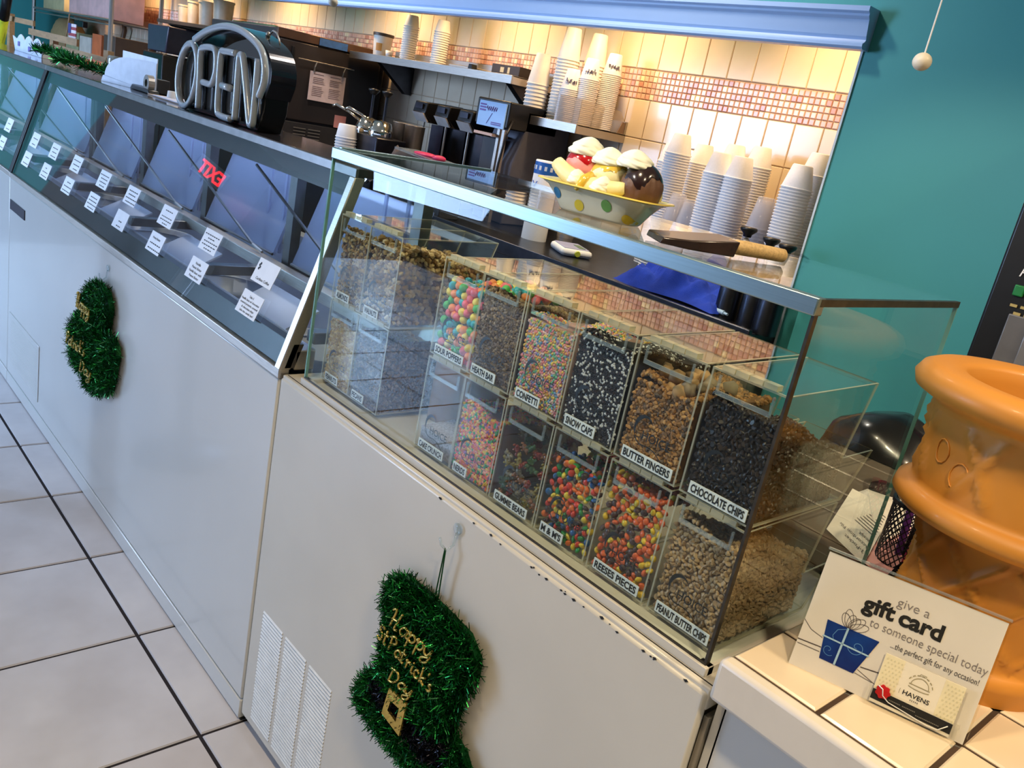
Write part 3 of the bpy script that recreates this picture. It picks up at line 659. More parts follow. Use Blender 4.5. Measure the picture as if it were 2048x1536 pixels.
# cardboard insert in the nearly empty bin and a brown box behind the bins
CARDB = mat('brown_cardboard', (150, 108, 56), 0.8, var=0.1, scale=20)
solo('cardboard_box', MB().box((-1.185, 0.96, 0.862), (-1.075, 1.06, 1.02)), CARDB, 'small brown cardboard box standing behind the CAKE CRUNCH bin', 'box', bevel=0.002)
solo('cake_crumbs', MB().prism([(0.857, 0.871), (0.857, 0.905), (1.04, 0.915), (1.04, 0.871)], 'x', XR[0]+.005, XR[0]+.099), mat('cake_crumb', (150,140,140), 0.8, var=0.3, scale=300, bump=0.6), 'shallow layer of pale cake crumbs in the CAKE CRUNCH bin', 'crumbs', kind='stuff')
# ================================================================ BACK NICHE
BCZ = 1.0; XA0 = -4.19
def counter(label, x0, x1):
    bc = thing('back_counter', label, 'counter', ((x0+x1)/2, 2.4, 0))
    put('counter_top', MB().box((x0, 2.06, BCZ-0.03), (x1, Y2-0.006, BCZ)), DSTEEL, bc, bevel=0.004)
    put('front_rim', MB().box((x0, 2.045, BCZ-0.035), (x1, 2.062, BCZ+0.012)), DSTEEL, bc, bevel=0.003)
    n = max(2, int((x1-x0)/0.75)); w_ = (x1-x0)/n
    for k in range(n): put('cabinet_door', MB().box((x0+k*w_+.01, 2.09, 0.12), (x0+(k+1)*w_-.01, 2.11, BCZ-0.04)), DARK, bc, bevel=0.003)
    put('carcass', MB().box((x0, 2.11, 0.06), (x1, Y2-0.02, BCZ-0.03)), DARK, bc)
    put('plinth', MB().box((x0+.02, 2.16, 0), (x1-.02, Y2-0.03, 0.06)), BLACKP, bc)
counter('dark stainless back counter with foam cups along the tiled wall', XA0, xj-0.008)
counter('far section of dark back counter under the drink dispenser', -7.4, -5.03)

# ---- wall shelves
def shelf(label, x0, x1, z, brx, plate_right=False):
    t = thing('wall_shelf', label, 'shelf', ((x0+x1)/2, Y2, z))
    put('shelf_plate', MB().box((x0, 2.46, z-0.004), (x1, Y2-0.003, z)), STEEL, t)
    put('front_lip', MB().box((x0, 2.455, z-0.034), (x1, 2.461, z+0.001)), STEEL, t, bevel=0.001)
    put('rear_lip', MB().box((x0, Y2-0.012, z), (x1, Y2-0.003, z+0.05)), STEEL, t)
    put('end_lip', MB().box((x1-0.005, 2.461, z-0.034), (x1, Y2-0.003, z+0.001)), STEEL, t, bevel=0.001)
    for x in brx:
        put('bracket', MB().prism([(2.50, z-0.006), (Y2-0.003, z-0.006), (Y2-0.003, z-0.16), (2.715, z-0.16)], 'x', x-0.018, x+0.018), DSTEEL, t)
    return t
SH1 = shelf('long stainless wall shelf carrying the short cup stacks and pail', -4.19, -2.862, 1.600, (-4.02, -2.97))
SH2 = shelf('short stainless wall shelf loaded with tall white cup stacks', -2.83, -2.43, 1.457, (-2.80,))

# ---- cups -----------------------------------------------------
def cup_mesh(name, rb, rt, h, m, lip=0.0025, bead=0.004):
    # upside-down cup: rim (radius rt) below, foot (rb) on top
    return MB().lathe([(rt-0.004, 0.001), (rt+lip, 0), (rt+lip+.0006, bead*.5), (rt+lip, bead), (rt, bead+0.0008), (rb, h-0.003), (rb-0.003, h), (0.0001, h)], n=20).mesh(name, m, 0.9)
FOAM = mat('white_foam', (238, 236, 236), 0.65, var=0.02, scale=200)
PCUP = mat('white_paper_cup', (240, 232, 222), 0.5, var=0.02)
def stack(name, label, grp, x, y, z0, ztop, rb, rt, h, pitch, m, zmin=None, me=None, low=None):
    me = me or cup_mesh(name, rb, rt, h, m); n = max(1, int(round((ztop - h - z0)/pitch)) + 1); last = None
    for i in range(n):
        z = z0 + i*pitch
        if zmin and z < zmin:
            low.append((x, y, z)); continue
        o = link(name, me); o.location = (x, y, z + 0.0003); props(o, label, 'cup', grp); last = o
    return last
foam_me = cup_mesh('foam_cup', 0.030, 0.0455, 0.072, FOAM); lows = []
FS = [(-2.075, 2.63, 1.455, 'rearmost stack nearest the short shelf'), (-1.945, 2.50, 1.494, 'tallest stack behind the banana split'), (-1.935, 2.63, 1.474, 'stack behind the tallest one'),
      (-1.705, 2.42, 1.462, 'front stack of the middle cluster'), (-1.620, 2.42, 1.458, 'front stack of the middle cluster nearest the wall'), (-1.782, 2.60, 1.492, 'rear stack of the middle cluster'), (-1.690, 2.62, 1.503, 'rear stack of the middle cluster nearest the wall'),
      (-1.372, 2.36, 1.468, 'stack cut by the teal wall edge'), (-1.415, 2.52, 1.510, 'rear stack half hidden by the teal wall')]
for x, y, zt, wh in FS:
    stack('foam_cup', 'white foam cup upside down in the %s' % wh, 'foam cups on the back counter', x, y, BCZ, zt, 0.030, 0.0455, 0.072, 0.0092, FOAM, 1.17, foam_me, lows)
q = MB(); cm = MB().lathe([(0.0458, 0), (0.048, 0), (0.048, 0.004), (0.0455, 0.0045), (0.044, 0.0092)], n=14)
for p in lows: q.join(cm, Matrix.Translation(p))
o = put('foam_cups_below', q, FOAM, None, True, True); props(o, 'lower hidden part of the foam cup stacks on the back counter', 'cups', 'foam cups on the back counter', 'stuff')
# clear plastic cups
CLR = glass('clear_cup', (0.90, 0.90, 0.92), 1.5, 0.05, haze=0.22, hazecol=(0.85, 0.85, 0.9))
clr_me = cup_mesh('plastic_cup', 0.026, 0.042, 0.10, CLR)
for x, y, zt, wh in [(-1.85, 2.44, 1.302, 'short stack in front of the tallest foam stack'), (-1.79, 2.44, 1.285, 'short stack beside the middle foam cluster'), (-1.485, 2.40, 1.356, 'stack between the foam stacks and teal wall'), (-1.44, 2.44, 1.335, 'rear stack nearest the teal wall')]:
    stack('plastic_cup', 'clear plastic cup upside down, %s' % wh, 'clear cups on the back counter', x, y, BCZ, zt, 0.026, 0.042, 0.10, 0.011, CLR, None, clr_me)
# stacks on the short shelf
Z2 = 1.458
big = cup_mesh('paper_cup', 0.030, 0.046, 0.125, PCUP)
for x, y, zt, p_, wh in [(-2.775, 2.53, 1.714, 0.0155, 'widest stack at the shelf end'), (-2.735, 2.64, 1.79, 0.0125, 'second stack from the shelf end'), (-2.655, 2.56, 1.815, 0.0125, 'tall middle stack on the short shelf'), (-2.60, 2.66, 1.822, 0.0125, 'tall rear stack on the short shelf')]:
    stack('paper_cup', 'white paper cup upside down, %s' % wh, 'paper cups on the short shelf', x, y, Z2, zt, 0.030, 0.046, 0.125, p_, PCUP, None, big)
PRC = mat('printed_cup', (238, 232, 230), 0.5, var=0.02); PRI = mat('purple_print', (92, 84, 110), 0.6)
pr_me = cup_mesh('printed_cup', 0.026, 0.039, 0.082, PRC)
for x, y, zt, wh in [(-2.56, 2.51, 1.662, 'shortest printed stack'), (-2.505, 2.55, 1.714, 'middle printed stack'), (-2.465, 2.63, 1.748, 'tallest printed stack')]:
    l = stack('printed_cup', 'small printed paper cup upside down in the %s' % wh, 'printed cups on the short shelf', x, y, Z2, zt, 0.026, 0.039, 0.082, 0.0072, PRC, None, pr_me)
    q = MB()
    for k in range(9):
        a = math.radians(-75 + k*7.5 + rnd.uniform(-2, 2)); z = 0.028 + rnd.uniform(-.004, .004); r = 0.0375
        q.box((r*math.cos(a)-.0015, r*math.sin(a)-.0015, z), (r*math.cos(a)+.0015, r*math.sin(a)+.0015, z+rnd.uniform(.005, .013)))
    put('print', q, PRI, l, local=True)
hd = thing('cup_holder', 'clear acrylic holder in front of the printed cups', 'holder', (-2.39, 2.52, Z2))
G_HOLD = glass('holder_acrylic', (0.9, 0.86, 0.82), 1.49, 0.02, haze=0.2, hazecol=(0.9, 0.8, 0.7))
put('front', MB().prism([(-2.56, Z2), (-2.437, Z2), (-2.437, Z2+0.095), (-2.56, Z2+0.10)], 'y', 2.464, 2.468), G_HOLD, hd)
put('end', MB().prism([(2.468, Z2), (2.735, Z2), (2.735, Z2+0.05), (2.70, Z2+0.085), (2.468, Z2+0.095)], 'x', -2.441, -2.437), G_HOLD, hd)
put('tab', MB().prism([(2.70, Z2), (2.745, Z2), (2.745, Z2+0.045), (2.72, Z2+0.045)], 'x', -2.437, -2.433), mat('brown_tab', (130, 104, 84), .5), hd)
# stacks on the long shelf
Z1 = 1.601
sm = cup_mesh('short_cup', 0.028, 0.037, 0.055, PCUP)
for x, zt, wh in [(-3.795, 1.818, 'stack beside the pail on the long shelf'), (-3.53, 1.803, 'stack farther from the pail on the long shelf')]:
    stack('short_cup', 'squat white cup upside down, %s' % wh, 'squat cups on the long shelf', x, 2.55, Z1, zt, 0.028, 0.037, 0.055, 0.0105, PCUP, None, sm)
t = thing('paper_pail', 'white paper pail with dark rim and an orange logo', 'pail', (-4.035, 2.55, Z1))
put('body', MB().lathe([(0.0001, 0), (0.042, 0), (0.050, 0.10), (0.0001, 0.10)], n=24), PCUP, t, 0.9, True)
put('rim', MB().lathe([(0.049, 0.098), (0.054, 0.098), (0.055, 0.112), (0.0001, 0.116)], n=24), mat('pail_rim', (70, 62, 54), 0.5), t, 0.9, True)
put('logo', MB().lathe([(0.0462, 0.025), (0.0490, 0.062)], n=6, ang=0.7, M=Matrix.Rotation(-1.3, 3, 'Z')), mat('pail_logo', (214, 150, 70), 0.6), t, local=True)
solo('small_cup', MB().lathe([(0.0001, 0), (0.016, 0), (0.02, 0.032), (0.017, 0.032), (0.014, 0.004)], (-3.93, 2.53, Z1), 14), PCUP, 'tiny white cup next to the paper pail', 'cup', smooth=True)
t = thing('toothpick_box', 'black and brown carton at the end of the long shelf', 'box', (-3.03, 2.6, Z1))
put('carton', MB().box((-3.12, 2.55, Z1), (-2.93, 2.66, Z1+0.045)), mat('dark_carton', (52, 44, 42), 0.6), t, bevel=0.002)
put('print', MB().box((-3.06, 2.5494, Z1+0.012), (-3.035, 2.5506, Z1+0.034)).box((-3.01, 2.5494, Z1+0.01), (-2.995, 2.5506, Z1+0.036)), mat('carton_print', (206, 190, 150), 0.6), t)
for i_, (x, lb) in enumerate(((-3.27, 'flat steel tray lying on the long shelf'), )):
    solo('steel_tray', MB().box((x-0.09, 2.49, Z1), (x+0.09, 2.60, Z1+0.012)), STEEL, lb, 'tray', bevel=0.003)
solo('binder_clip', MB().prism([(-3.19, Z1), (-3.16, Z1), (-3.165, Z1+0.022), (-3.185, Z1+0.022)], 'y', 2.47, 2.50), BLACKP, 'small black clip on the edge of the long shelf', 'clip')

# ---- tall dark appliance at the far end of the niche
AP = mat('appliance_grey', (62, 55, 54), 0.42, 0.4, var=0.06, scale=3)
XA = -4.20
ap = thing('upright_freezer', 'tall dark grey upright freezer with a recipe sheet on its side', 'freezer', (-4.6, 2.38, 0))
put('body', MB().box((-5.02, 2.05, 0.05), (XA-0.02, 2.70, 1.632)), AP, ap, bevel=0.006)
put('door', MB().box((XA-0.02, 2.065, 1.205), (XA, 2.66, 1.585)), AP, ap, bevel=0.005)
put('top_panel', MB().box((XA-0.02, 2.05, 1.590), (XA+0.001, 2.68, 1.634)), mat('appliance_top', (96, 72, 58), 0.4, 0.5), ap, bevel=0.003)
gr = put('grille_panel', MB().box((XA-0.02, 2.06, 0.95), (XA-0.002, 2.66, 1.195)), DARK, ap, bevel=0.003)
for c_ in range(2):
    for k in range(4): put('grille_slat', MB().box((XA-0.002, 2.19+c_*0.085, 1.165-k*0.016), (XA+0.002, 2.26+c_*0.085, 1.170-k*0.016)), STEEL, gr)
put('door_handle', MB().box((XA, 2.13, 1.30), (XA+0.012, 2.145, 1.56)), BLACKP, ap, bevel=0.002)
put('towel_bar', MB().tube([(XA+0.02, 2.165, 1.508), (XA+0.02, 2.49, 1.508)], 0.003, 6), STEEL, ap)
put('foot', MB().box((-4.98, 2.09, 0), (XA-0.06, 2.66, 0.05)), BLACKP, ap)
t = thing('recipe_sheet', 'white printed two-column sheet clipped to the dark freezer', 'sheet', (XA+0.012, 2.35, 1.33))
put('paper', MB().box((XA+0.010, 2.243, 1.318), (XA+0.013, 2.452, 1.462)), mat('pink_white_paper', (226, 206, 210), 0.7), t)
q = MB()
for c_ in range(2):
    for k in range(13):
        y0 = 2.262 + c_*0.098; z = 1.448 - k*0.0088
        if k in (1, 6): continue
        q.add([(XA+0.0136, y0, z), (XA+0.0136, y0+rnd.uniform(.045, .078), z), (XA+0.0136, y0+.06, z+.003), (XA+0.0136, y0, z+.003)], [(0,1,2,3)])
put('lettering', q, mat('grey_ink', (120, 96, 104), 0.7), t)
for y in (2.262, 2.43): put('clip', MB().tube([(XA+0.014, y, 1.459), (XA+0.02, y, 1.485), (XA+0.02, y+.008, 1.508)], 0.004, 6), STEEL, t)
solo('blue_sticker', MB().box((XA+0.001, 2.28, 1.592), (XA+0.003, 2.445, 1.628)), mat('blue_sticker', (60, 110, 190), 0.5, var=0.15, scale=40), 'blue and lilac sticker on the dark freezer top edge', 'sticker')
solo('pink_note', MB().box((XA+0.001, 2.42, 1.20), (XA+0.003, 2.49, 1.265)), mat('pink_note', (216, 150, 150), 0.7), 'small pink note on the dark freezer', 'note')
solo('green_board', MB().box((-6.28, 2.715, 1.34), (-5.62, 2.74, 1.705)), mat('green_board', (66, 98, 74), 0.6), 'dark green board leaning on the tiled wall', 'board', bevel=0.003)
# far shelf with pails and dark urn
SH3 = thing('far_shelf', 'dark wall shelf with pale pails behind the OPEN sign', 'shelf', (-6.55, Y2, 1.62))
put('shelf_plate', MB().box((-7.1, 2.48, 1.600), (-5.95, Y2-0.004, 1.625)), mat('dark_wood_shelf', (84, 66, 52), 0.6), SH3, bevel=0.002)
for x in (-6.95, -6.1): put('bracket', MB().prism([(2.52, 1.598), (Y2-0.004, 1.598), (Y2-0.004, 1.40)], 'x', x-0.015, x+0.015), DARK, SH3)
for x, h, r, wh in [(-6.87, 0.115, 0.052, 'leftmost pale pail on the far shelf'), (-6.68, 0.145, 0.055, 'second pale pail on the far shelf'), (-6.42, 0.15, 0.075, 'wide pale pail on the far shelf'), (-6.18, 0.17, 0.07, 'pale pail on the far shelf nearest the green board')]:
    solo('pail', MB().lathe([(0.0001, 0), (r*.86, 0), (r, h), (r+.004, h), (r+.004, h+.012), (0.0001, h+.012)], (x, 2.6, 1.6255), 18), mat('pale_pail', (196, 180, 156), 0.5), wh, 'pail', smooth=0.9)
ur = thing('drink_dispenser', 'dark drink dispenser with blue label under the far shelf', 'dispenser', (-6.75, 2.45, BCZ))
put('hopper', MB().prism([(-6.92, 1.39), (-6.56, 1.39), (-6.52, 1.575), (-6.94, 1.575)], 'y', 2.36, 2.62), mat('smoked_hopper', (62, 58, 72), 0.3), ur, bevel=0.01)
put('base', MB().prism([(-6.94, BCZ), (-6.50, BCZ), (-6.52, 1.38), (-6.92, 1.38)], 'y', 2.33, 2.64), BLACKP, ur, bevel=0.01)
put('label', MB().box((-6.84, 2.326, 1.22), (-6.76, 2.33, 1.33)), mat('blue_label', (150, 175, 215), 0.5), ur)
solo('wall_pipe', MB().tube([(-8.6, 2.70, 1.62), (-8.45, 2.68, 1.50), (-8.5, 2.68, 1.42), (-8.44, 2.68, 1.36), (-8.44, 2.70, 1.1)], 0.02, 8).tube([(-8.44, 2.69, 1.40), (-8.2, 2.69, 1.39)], 0.012, 6).ell((-8.18, 2.69, 1.39), 0.03, 8, 6), mat('brown_pipe', (96, 66, 40), 0.5), 'bent brown water pipe with valve on the far tiled wall', 'pipe', smooth=True)

# ---- spindle mixer, blender, syrup pumps on the back counter
mx = thing('spindle_mixer', 'black three-head spindle milkshake mixer on the back counter', 'mixer', (-3.25, 2.5, BCZ))
put('base', MB().box((-3.50, 2.42, BCZ), (-3.02, 2.66, BCZ+0.03)), STEEL, mx, bevel=0.004)
put('column', MB().box((-3.46, 2.56, BCZ+0.03), (-3.05, 2.64, 1.40)), DARK, mx, bevel=0.004)
for k, x in enumerate((-3.41, -3.235, -3.065)):
    hd_ = put('mixer_head', MB().prism([(2.40, 1.375), (2.41, 1.425), (2.62, 1.432), (2.62, 1.33), (2.45, 1.335)], 'x', x-0.05, x+0.05), BLACKP, mx, bevel=0.004)
    put('badge', MB().box((x-0.028, 2.3965, 1.392), (x+0.028, 2.4035, 1.415)), DSTEEL, hd_)
    put('front_panel', MB().prism([(2.40, 1.374), (2.392, 1.374), (2.425, 1.336), (2.43, 1.340)], 'x', x-0.045, x+0.045), mat('mixer_plate', (206, 198, 190), 0.4), hd_)
    put('spindle', MB().tube([(x, 2.44, 1.34), (x, 2.44, 1.14)], 0.005, 6).lathe([(0.0001, 0), (0.014, 0.002), (0.014, 0.006), (0.0001, 0.008)], (x, 2.44, 1.13), 10), STEEL, mx)
    put('back_plate', MB().box((x-0.048, 2.52, 1.05), (x+0.048, 2.556, 1.33)), DSTEEL, mx)
for x, y, wh in ((-3.455, 2.355, 'farther of the two by the mixer'), (-3.355, 2.355, 'nearer of the two by the mixer')):
    solo('shake_cup', MB().lathe([(0.0001, 0), (0.036, 0), (0.047, 0.31), (0.049, 0.312), (0.046, 0.31)], (x, y, BCZ), 20), STEEL, 'tall polished steel shake cup, %s' % wh, 'cup', group='steel shake cups', smooth=True)
bl = thing('flurry_blender', 'grey flurry blending machine with pale blue poster', 'blender', (-2.80, 2.45, BCZ))
put('body', MB().prism([(2.40, BCZ), (2.40, 1.25), (2.44, 1.38), (2.44, 1.47), (2.70, 1.47), (2.70, BCZ)], 'x', -2.90, -2.70), mat('blender_grey', (88, 88, 98), 0.35, 0.3), bl, bevel=0.006)
put('head', MB().box((-2.915, 2.34, 1.385), (-2.70, 2.62, 1.492)), BLACKP, bl, bevel=0.006)
ps = put('poster', MB().box((-2.892, 2.334, 1.381), (-2.718, 2.339, 1.480)), mat('poster_blue', (150, 190, 236), 0.5, var=0.05, scale=8), bl)
q = MB()
q.tube([(-2.84+.0035*k, 2.333, 1.452+.010*math.sin(k*1.7)) for k in range(20)], 0.0016, 4)
for k in range(3): q.box((-2.885, 2.3328, 1.462-k*.011), (-2.845, 2.3335, 1.468-k*.011))
for k in range(2): q.box((-2.80, 2.3328, 1.398-k*.007), (-2.735, 2.3335, 1.4015-k*.007))
q.tube([(-2.80, 2.333, 1.435), (-2.828, 2.333, 1.392)], 0.0012, 5)
put('lettering', q, mat('purple_ink', (104, 80, 150), 0.6), ps)
put('drip_shelf', MB().box((-2.895, 2.33, 1.345), (-2.775, 2.42, 1.356)), mat('tan_shelf', (206, 170, 150), 0.5), bl)
put('front_plate', MB().box((-2.895, 2.385, 1.03), (-2.78, 2.40, 1.34)), DARK, bl, bevel=0.003)
for x in (-2.772, -2.742): put('guide_rail', MB().box((x-0.008, 2.36, 1.0), (x+0.008, 2.376, 1.38)), STEEL, bl)
put('power_cord', MB().tube([(-2.695, 2.36, 1.42), (-2.685, 2.33, 1.36), (-2.69, 2.32, 1.25), (-2.70, 2.32, 1.03)], 0.005, 6), BLACKP, bl, True)
sy = thing('syrup_warmer', 'steel topping warmer with two ladle pumps on the back counter', 'warmer', (-3.5, 2.25, BCZ))
put('housing', MB().box((-3.60, 2.13, BCZ), (-3.31, 2.29, 1.235)), DSTEEL, sy, bevel=0.005)
GOLD = mat('polished_lid', (214, 206, 190), 0.12, 1.0, var=0.03)
for x, y in ((-3.53, 2.215), (-3.40, 2.205)):
    put('lid', MB().lathe([(0.058, 0), (0.060, 0.02), (0.056, 0.03), (0.04, 0.065), (0.0001, 0.075)], (x, y, 1.236), 20), GOLD, sy, True)
    put('pump_rod', MB().tube([(x+0.01, y, 1.29), (x+0.01, y, 1.42)], 0.006, 6), DSTEEL, sy)
    put('pump_knob', MB().lathe([(0.0001, 0), (0.012, 0), (0.026, 0.018), (0.026, 0.024), (0.0001, 0.028)], (x+0.01, y, 1.41), 14), BLACKP, sy, True)
    put('spout', MB().tube([(x-0.01, y-.02, 1.275), (x-0.05, y-.08, 1.315), (x-0.10, y-.12, 1.335), (x-0.115, y-.13, 1.325)], 0.007, 8), GOLD, sy, True)
stack('lidded_cup', 'white paper cup upside down next to the topping warmer', 'cups beside the topping warmer', -3.50, 2.09, BCZ, 1.265, 0.040, 0.047, 0.060, 0.0125, PAPER)
CLOTH = mat('grey_cloth', (84, 76, 76), 0.95, var=0.15, bump=0.4)
q = MB(); n = 14
for i in range(n):
    for j in range(n):
        u, v = i/(n-1), j/(n-1); q.v.append((-3.27+0.20*u+.02*math.sin(v*5), 2.08+0.14*v, BCZ+0.02+0.20*math.exp(-((u-.45)**2*9+(v-.5)**2*4))+0.012*math.sin(u*23+v*9)))
for i in range(n-1):
    for j in range(n-1): q.f.append((i*n+j, (i+1)*n+j, (i+1)*n+j+1, i*n+j+1)); q.m.append(0)
solo('grey_rag', q, CLOTH, 'crumpled grey rag next to the topping warmer', 'rag', smooth=True)
solo('oven_mitt', MB().ell((-3.02, 2.12, 1.17), (0.11, 0.05, 0.055), 14, 10, fn=lambda d: 1+0.12*noise.noise(d*3)).ell((-2.88, 2.12, 1.165), (0.08, 0.04, 0.04), 12, 8), mat('dark_mitt', (58, 52, 50), 0.9, bump=0.4), 'dark rolled mitt lying in front of the mixer', 'mitt', smooth=True)
solo('mitt_box', MB().box((-3.13, 2.07, BCZ), (-2.70, 2.17, 1.118)), DARK, 'low dark box under the rolled mitt', 'box', bevel=0.004)
sp = thing('plastic_tray', 'clear plastic tray holding bright pink items', 'tray', (-2.86, 2.1, 1.20))
put('tray', MB().prism([(-3.0, 1.222), (-2.66, 1.205), (-2.66, 1.214), (-3.0, 1.231)], 'y', 2.02, 2.14), G_PULL, sp)
put('pink_insert', MB().ell((-2.86, 2.08, 1.226), (0.07, 0.04, 0.010), 12, 6).ell((-2.77, 2.08, 1.226), (0.03, 0.03, 0.012), 10, 6), mat('hot_pink', (214, 50, 96), 0.4), sp, True)
# wall outlet, hook with hose, can
ot = thing('wall_outlet', 'dark twin wall outlet on the tile under the short shelf', 'outlet', (-3.06, Y2-0.004, 1.17))
put('plate', MB().box((-3.095, Y2-0.012, 1.12), (-3.025, Y2-0.001, 1.26)), DARK, ot, bevel=0.003)
for z in (1.16, 1.215): put('socket', MB().lathe([(0.0001, 0), (0.017, 0), (0.018, 0.003)], (-3.06, Y2-0.0125, z), 12, M=Matrix.Rotation(PI/2, 3, 'X')), DSTEEL, ot)
solo('whisk', MB().tube([(-2.96, 2.70, 1.335), (-2.955, 2.69, 1.31), (-3.0, 2.68, 1.25), (-2.985, 2.68, 1.21), (-2.95, 2.68, 1.21), (-2.94, 2.69, 1.25), (-2.955, 2.70, 1.30)], 0.003, 6, True).tube([(-2.93, 2.70, 1.335), (-2.90, 2.69, 1.25), (-2.86, 2.68, 1.12)], 0.006, 6), STEEL, 'wire whisk and tongs hanging on the wall under the shelf', 'utensil', smooth=True)
cn = thing('food_can', 'white can with blue checked band behind the banana split', 'can', (-2.44, 2.36, BCZ))
put('can', MB().lathe([(0.0001, 0), (0.05, 0), (0.05, 0.30), (0.048, 0.303), (0.0001, 0.303)], (-2.41, 2.33, BCZ), 24), PAPER, cn, 0.9)
bd = put('blue_band', MB().lathe([(0.0505, 0), (0.0505, 0.045)], (-2.41, 2.33, 1.252), 24), mat('can_blue', (36, 100, 180), 0.5), cn, True)
q = MB()
for k in range(14):
    a = 2*PI*k/14; q.obox((-2.41+.0506*math.cos(a), 2.33+.0506*math.sin(a), 1.275), (.001, .010, .016), Matrix.Rotation(a, 3, 'Z'))
put('checks', q, PAPER, bd)
q = MB(); txt(q, 'V', (-2.425, 2.277, 1.20), (1,0,0), (0,0,1), 0.025, 0.03, 0.02); put('letter', q, mat('can_ink', (90, 120, 190), .6), cn)
# pump knobs of the topping wells beside the teal wall
for x, y, z, wh in ((-1.36, 2.15, 1.258, 'farthest from the teal wall'), (-1.28, 2.15, 1.246, 'middle of the three'), (-1.208, 2.12, 1.242, 'against the teal wall')):
    t = thing('topping_pump', 'black knobbed topping pump on the back counter, %s' % wh, 'pump', (x, y, BCZ), group='topping pumps by the teal wall')
    put('jar', MB().lathe([(0.0001, 0), (0.036, 0), (0.036, 0.15), (0.03, 0.165), (0.0001, 0.17)], (x, y, BCZ), 16), DSTEEL, t, 0.9)
    put('stem', MB().tube([(x, y, BCZ+.16), (x, y, z-0.012)], 0.006, 8), STEEL, t); put('collar', MB().ell((x, y, z-0.03), .012, 10, 6), STEEL, t, True)
    put('knob', MB().lathe([(0.0001, -0.016), (0.012, -0.016), (0.013, -.008), (0.024, 0.002), (0.025, 0.008), (0.022, 0.012), (0.0001, 0.013)], (x, y, z), 18), BLACKP, t, True)
# on the counter: towel, scale, roll, pen
TOW = mat('blue_towel', (28, 62, 178), 0.95, var=0.2, scale=14, bump=0.5, bscale=400)
q = MB(); n = 34
for i in range(n):
    for j in range(n):
        u, v = i/(n-1), j/(n-1); e = min(u, 1-u, v, 1-v); w_ = min(1, e*7)
        p = Vector((u*4.2, v*4.2, 0.7)); h = (0.018 + 0.07*abs(noise.noise(p)) + 0.05*abs(noise.noise(p*2.3+Vector((5,1,2)))) + 0.06*math.exp(-((u-.45)**2+(v-.6)**2)*7))*w_
        ang = 2*PI*0; q.v.append((-1.76+0.40*u+0.03*v, 2.085+0.27*v-0.02*math.sin(u*7), BCZ+0.012+h))
for i in range(n-1):
    for j in range(n-1): q.f.append((i*n+j, (i+1)*n+j, (i+1)*n+j+1, i*n+j+1)); q.m.append(0)
solo('blue_towel', q, TOW, 'crumpled royal blue towel on the back counter', 'towel', smooth=True)
sc = thing('kitchen_scale', 'small white and lavender digital scale on the back counter', 'scale', (-2.17, 2.30, BCZ), rz=-0.5)
put('body', MB().box((-0.085, -0.06, 0.0), (0.085, 0.06, 0.028)), PAPER, sc, local=True, bevel=0.012)
put('face', MB().box((-0.072, -0.048, 0.0275), (0.072, 0.048, 0.031)), mat('lavender', (168, 170, 205), 0.4), sc, local=True, bevel=0.002)
put('screen', MB().box((-0.02, 0.012, 0.0305), (0.06, 0.036, 0.033)), mat('lcd', (120, 140, 110), 0.3), sc, local=True)
put('button', MB().lathe([(0.0001, 0.004), (0.010, 0.004), (0.012, 0)], (0.086, 0.0, 0.014), 12, M=Matrix.Rotation(PI/2, 3, 'Y')), mat('lime', (190, 200, 60), 0.4), sc, local=True)
solo('wrap_roll', MB().tube([(-1.60, 2.66, BCZ+0.03), (-1.22, 2.66, BCZ+0.03)], 0.03, 16), PAPER, 'white roll lying on the counter against the tiles', 'roll', smooth=0.9)
solo('marker', MB().tube([(-1.42, 2.13, BCZ+0.02), (-1.34, 2.11, BCZ+0.02)], 0.007, 8).tube([(-1.34, 2.11, BCZ+0.02), (-1.325, 2.106, BCZ+0.02)], 0.004, 8), mat('pale_marker', (190, 215, 235), 0.4), 'short white marker next to the blue towel', 'marker', smooth=0.9)
solo('small_tin', MB().lathe([(0.0001, 0), (0.032, 0), (0.032, 0.03), (0.034, 0.031), (0.034, 0.045), (0.0001, 0.046)], (-2.33, 2.42, BCZ), 18), STEEL, 'small steel tin behind the digital scale', 'tin', smooth=0.9)
solo('silver_sheet', MB().box((-1.50, 2.052, 0.70), (-1.30, 2.056, 0.96)), STEEL, 'steel plate on the front of the back counter', 'plate')
# ================================================================ ON THE CASE TOP
TZ = 1.3185
bs = thing('banana_split_bowl', 'yellow-rimmed polka dot boat bowl on the glass case top', 'bowl', (-0.85, 0.945, TZ), rz=math.atan2(0.206, 0.978))
def boat(L, W_, z, n=40):
    out = []
    for i in range(n):
        a = 2*PI*i/n; c, s = math.cos(a), math.sin(a); e = 0.55
        out.append((L/2*math.copysign(abs(c)**e, c), W_/2*math.copysign(abs(s)**e, s), z))
    return out
def loft(rings, close_top=True):
    q = MB(); n = len(rings[0])
    for r in rings: q.v.extend(r)
    for k in range(len(rings)-1):
        for i in range(n): q.f.append((k*n+i, k*n+(i+1) % n, (k+1)*n+(i+1) % n, (k+1)*n+i)); q.m.append(0)
    q.f.append(tuple(reversed(range(n)))); q.m.append(0)
    if close_top: q.f.append(tuple((len(rings)-1)*n+i for i in range(n))); q.m.append(0)
    return q
CREAMC = mat('cream_ceramic', (226, 222, 198), 0.15, var=0.02, coat=0.6)
YRIM = mat('yellow_rim', (230, 206, 96), 0.2, var=0.03, coat=0.5)
BOWL = [(.122,.056,0), (.128,.060,.003), (.147,.074,.018), (.172,.090,.032), (.192,.100,.0365)]
put('bowl', loft([boat(*b) for b in BOWL] + [boat(.190,.098,.0375), boat(.166,.084,.033), boat(.138,.064,.018)]), CREAMC, bs, 1.2, True)
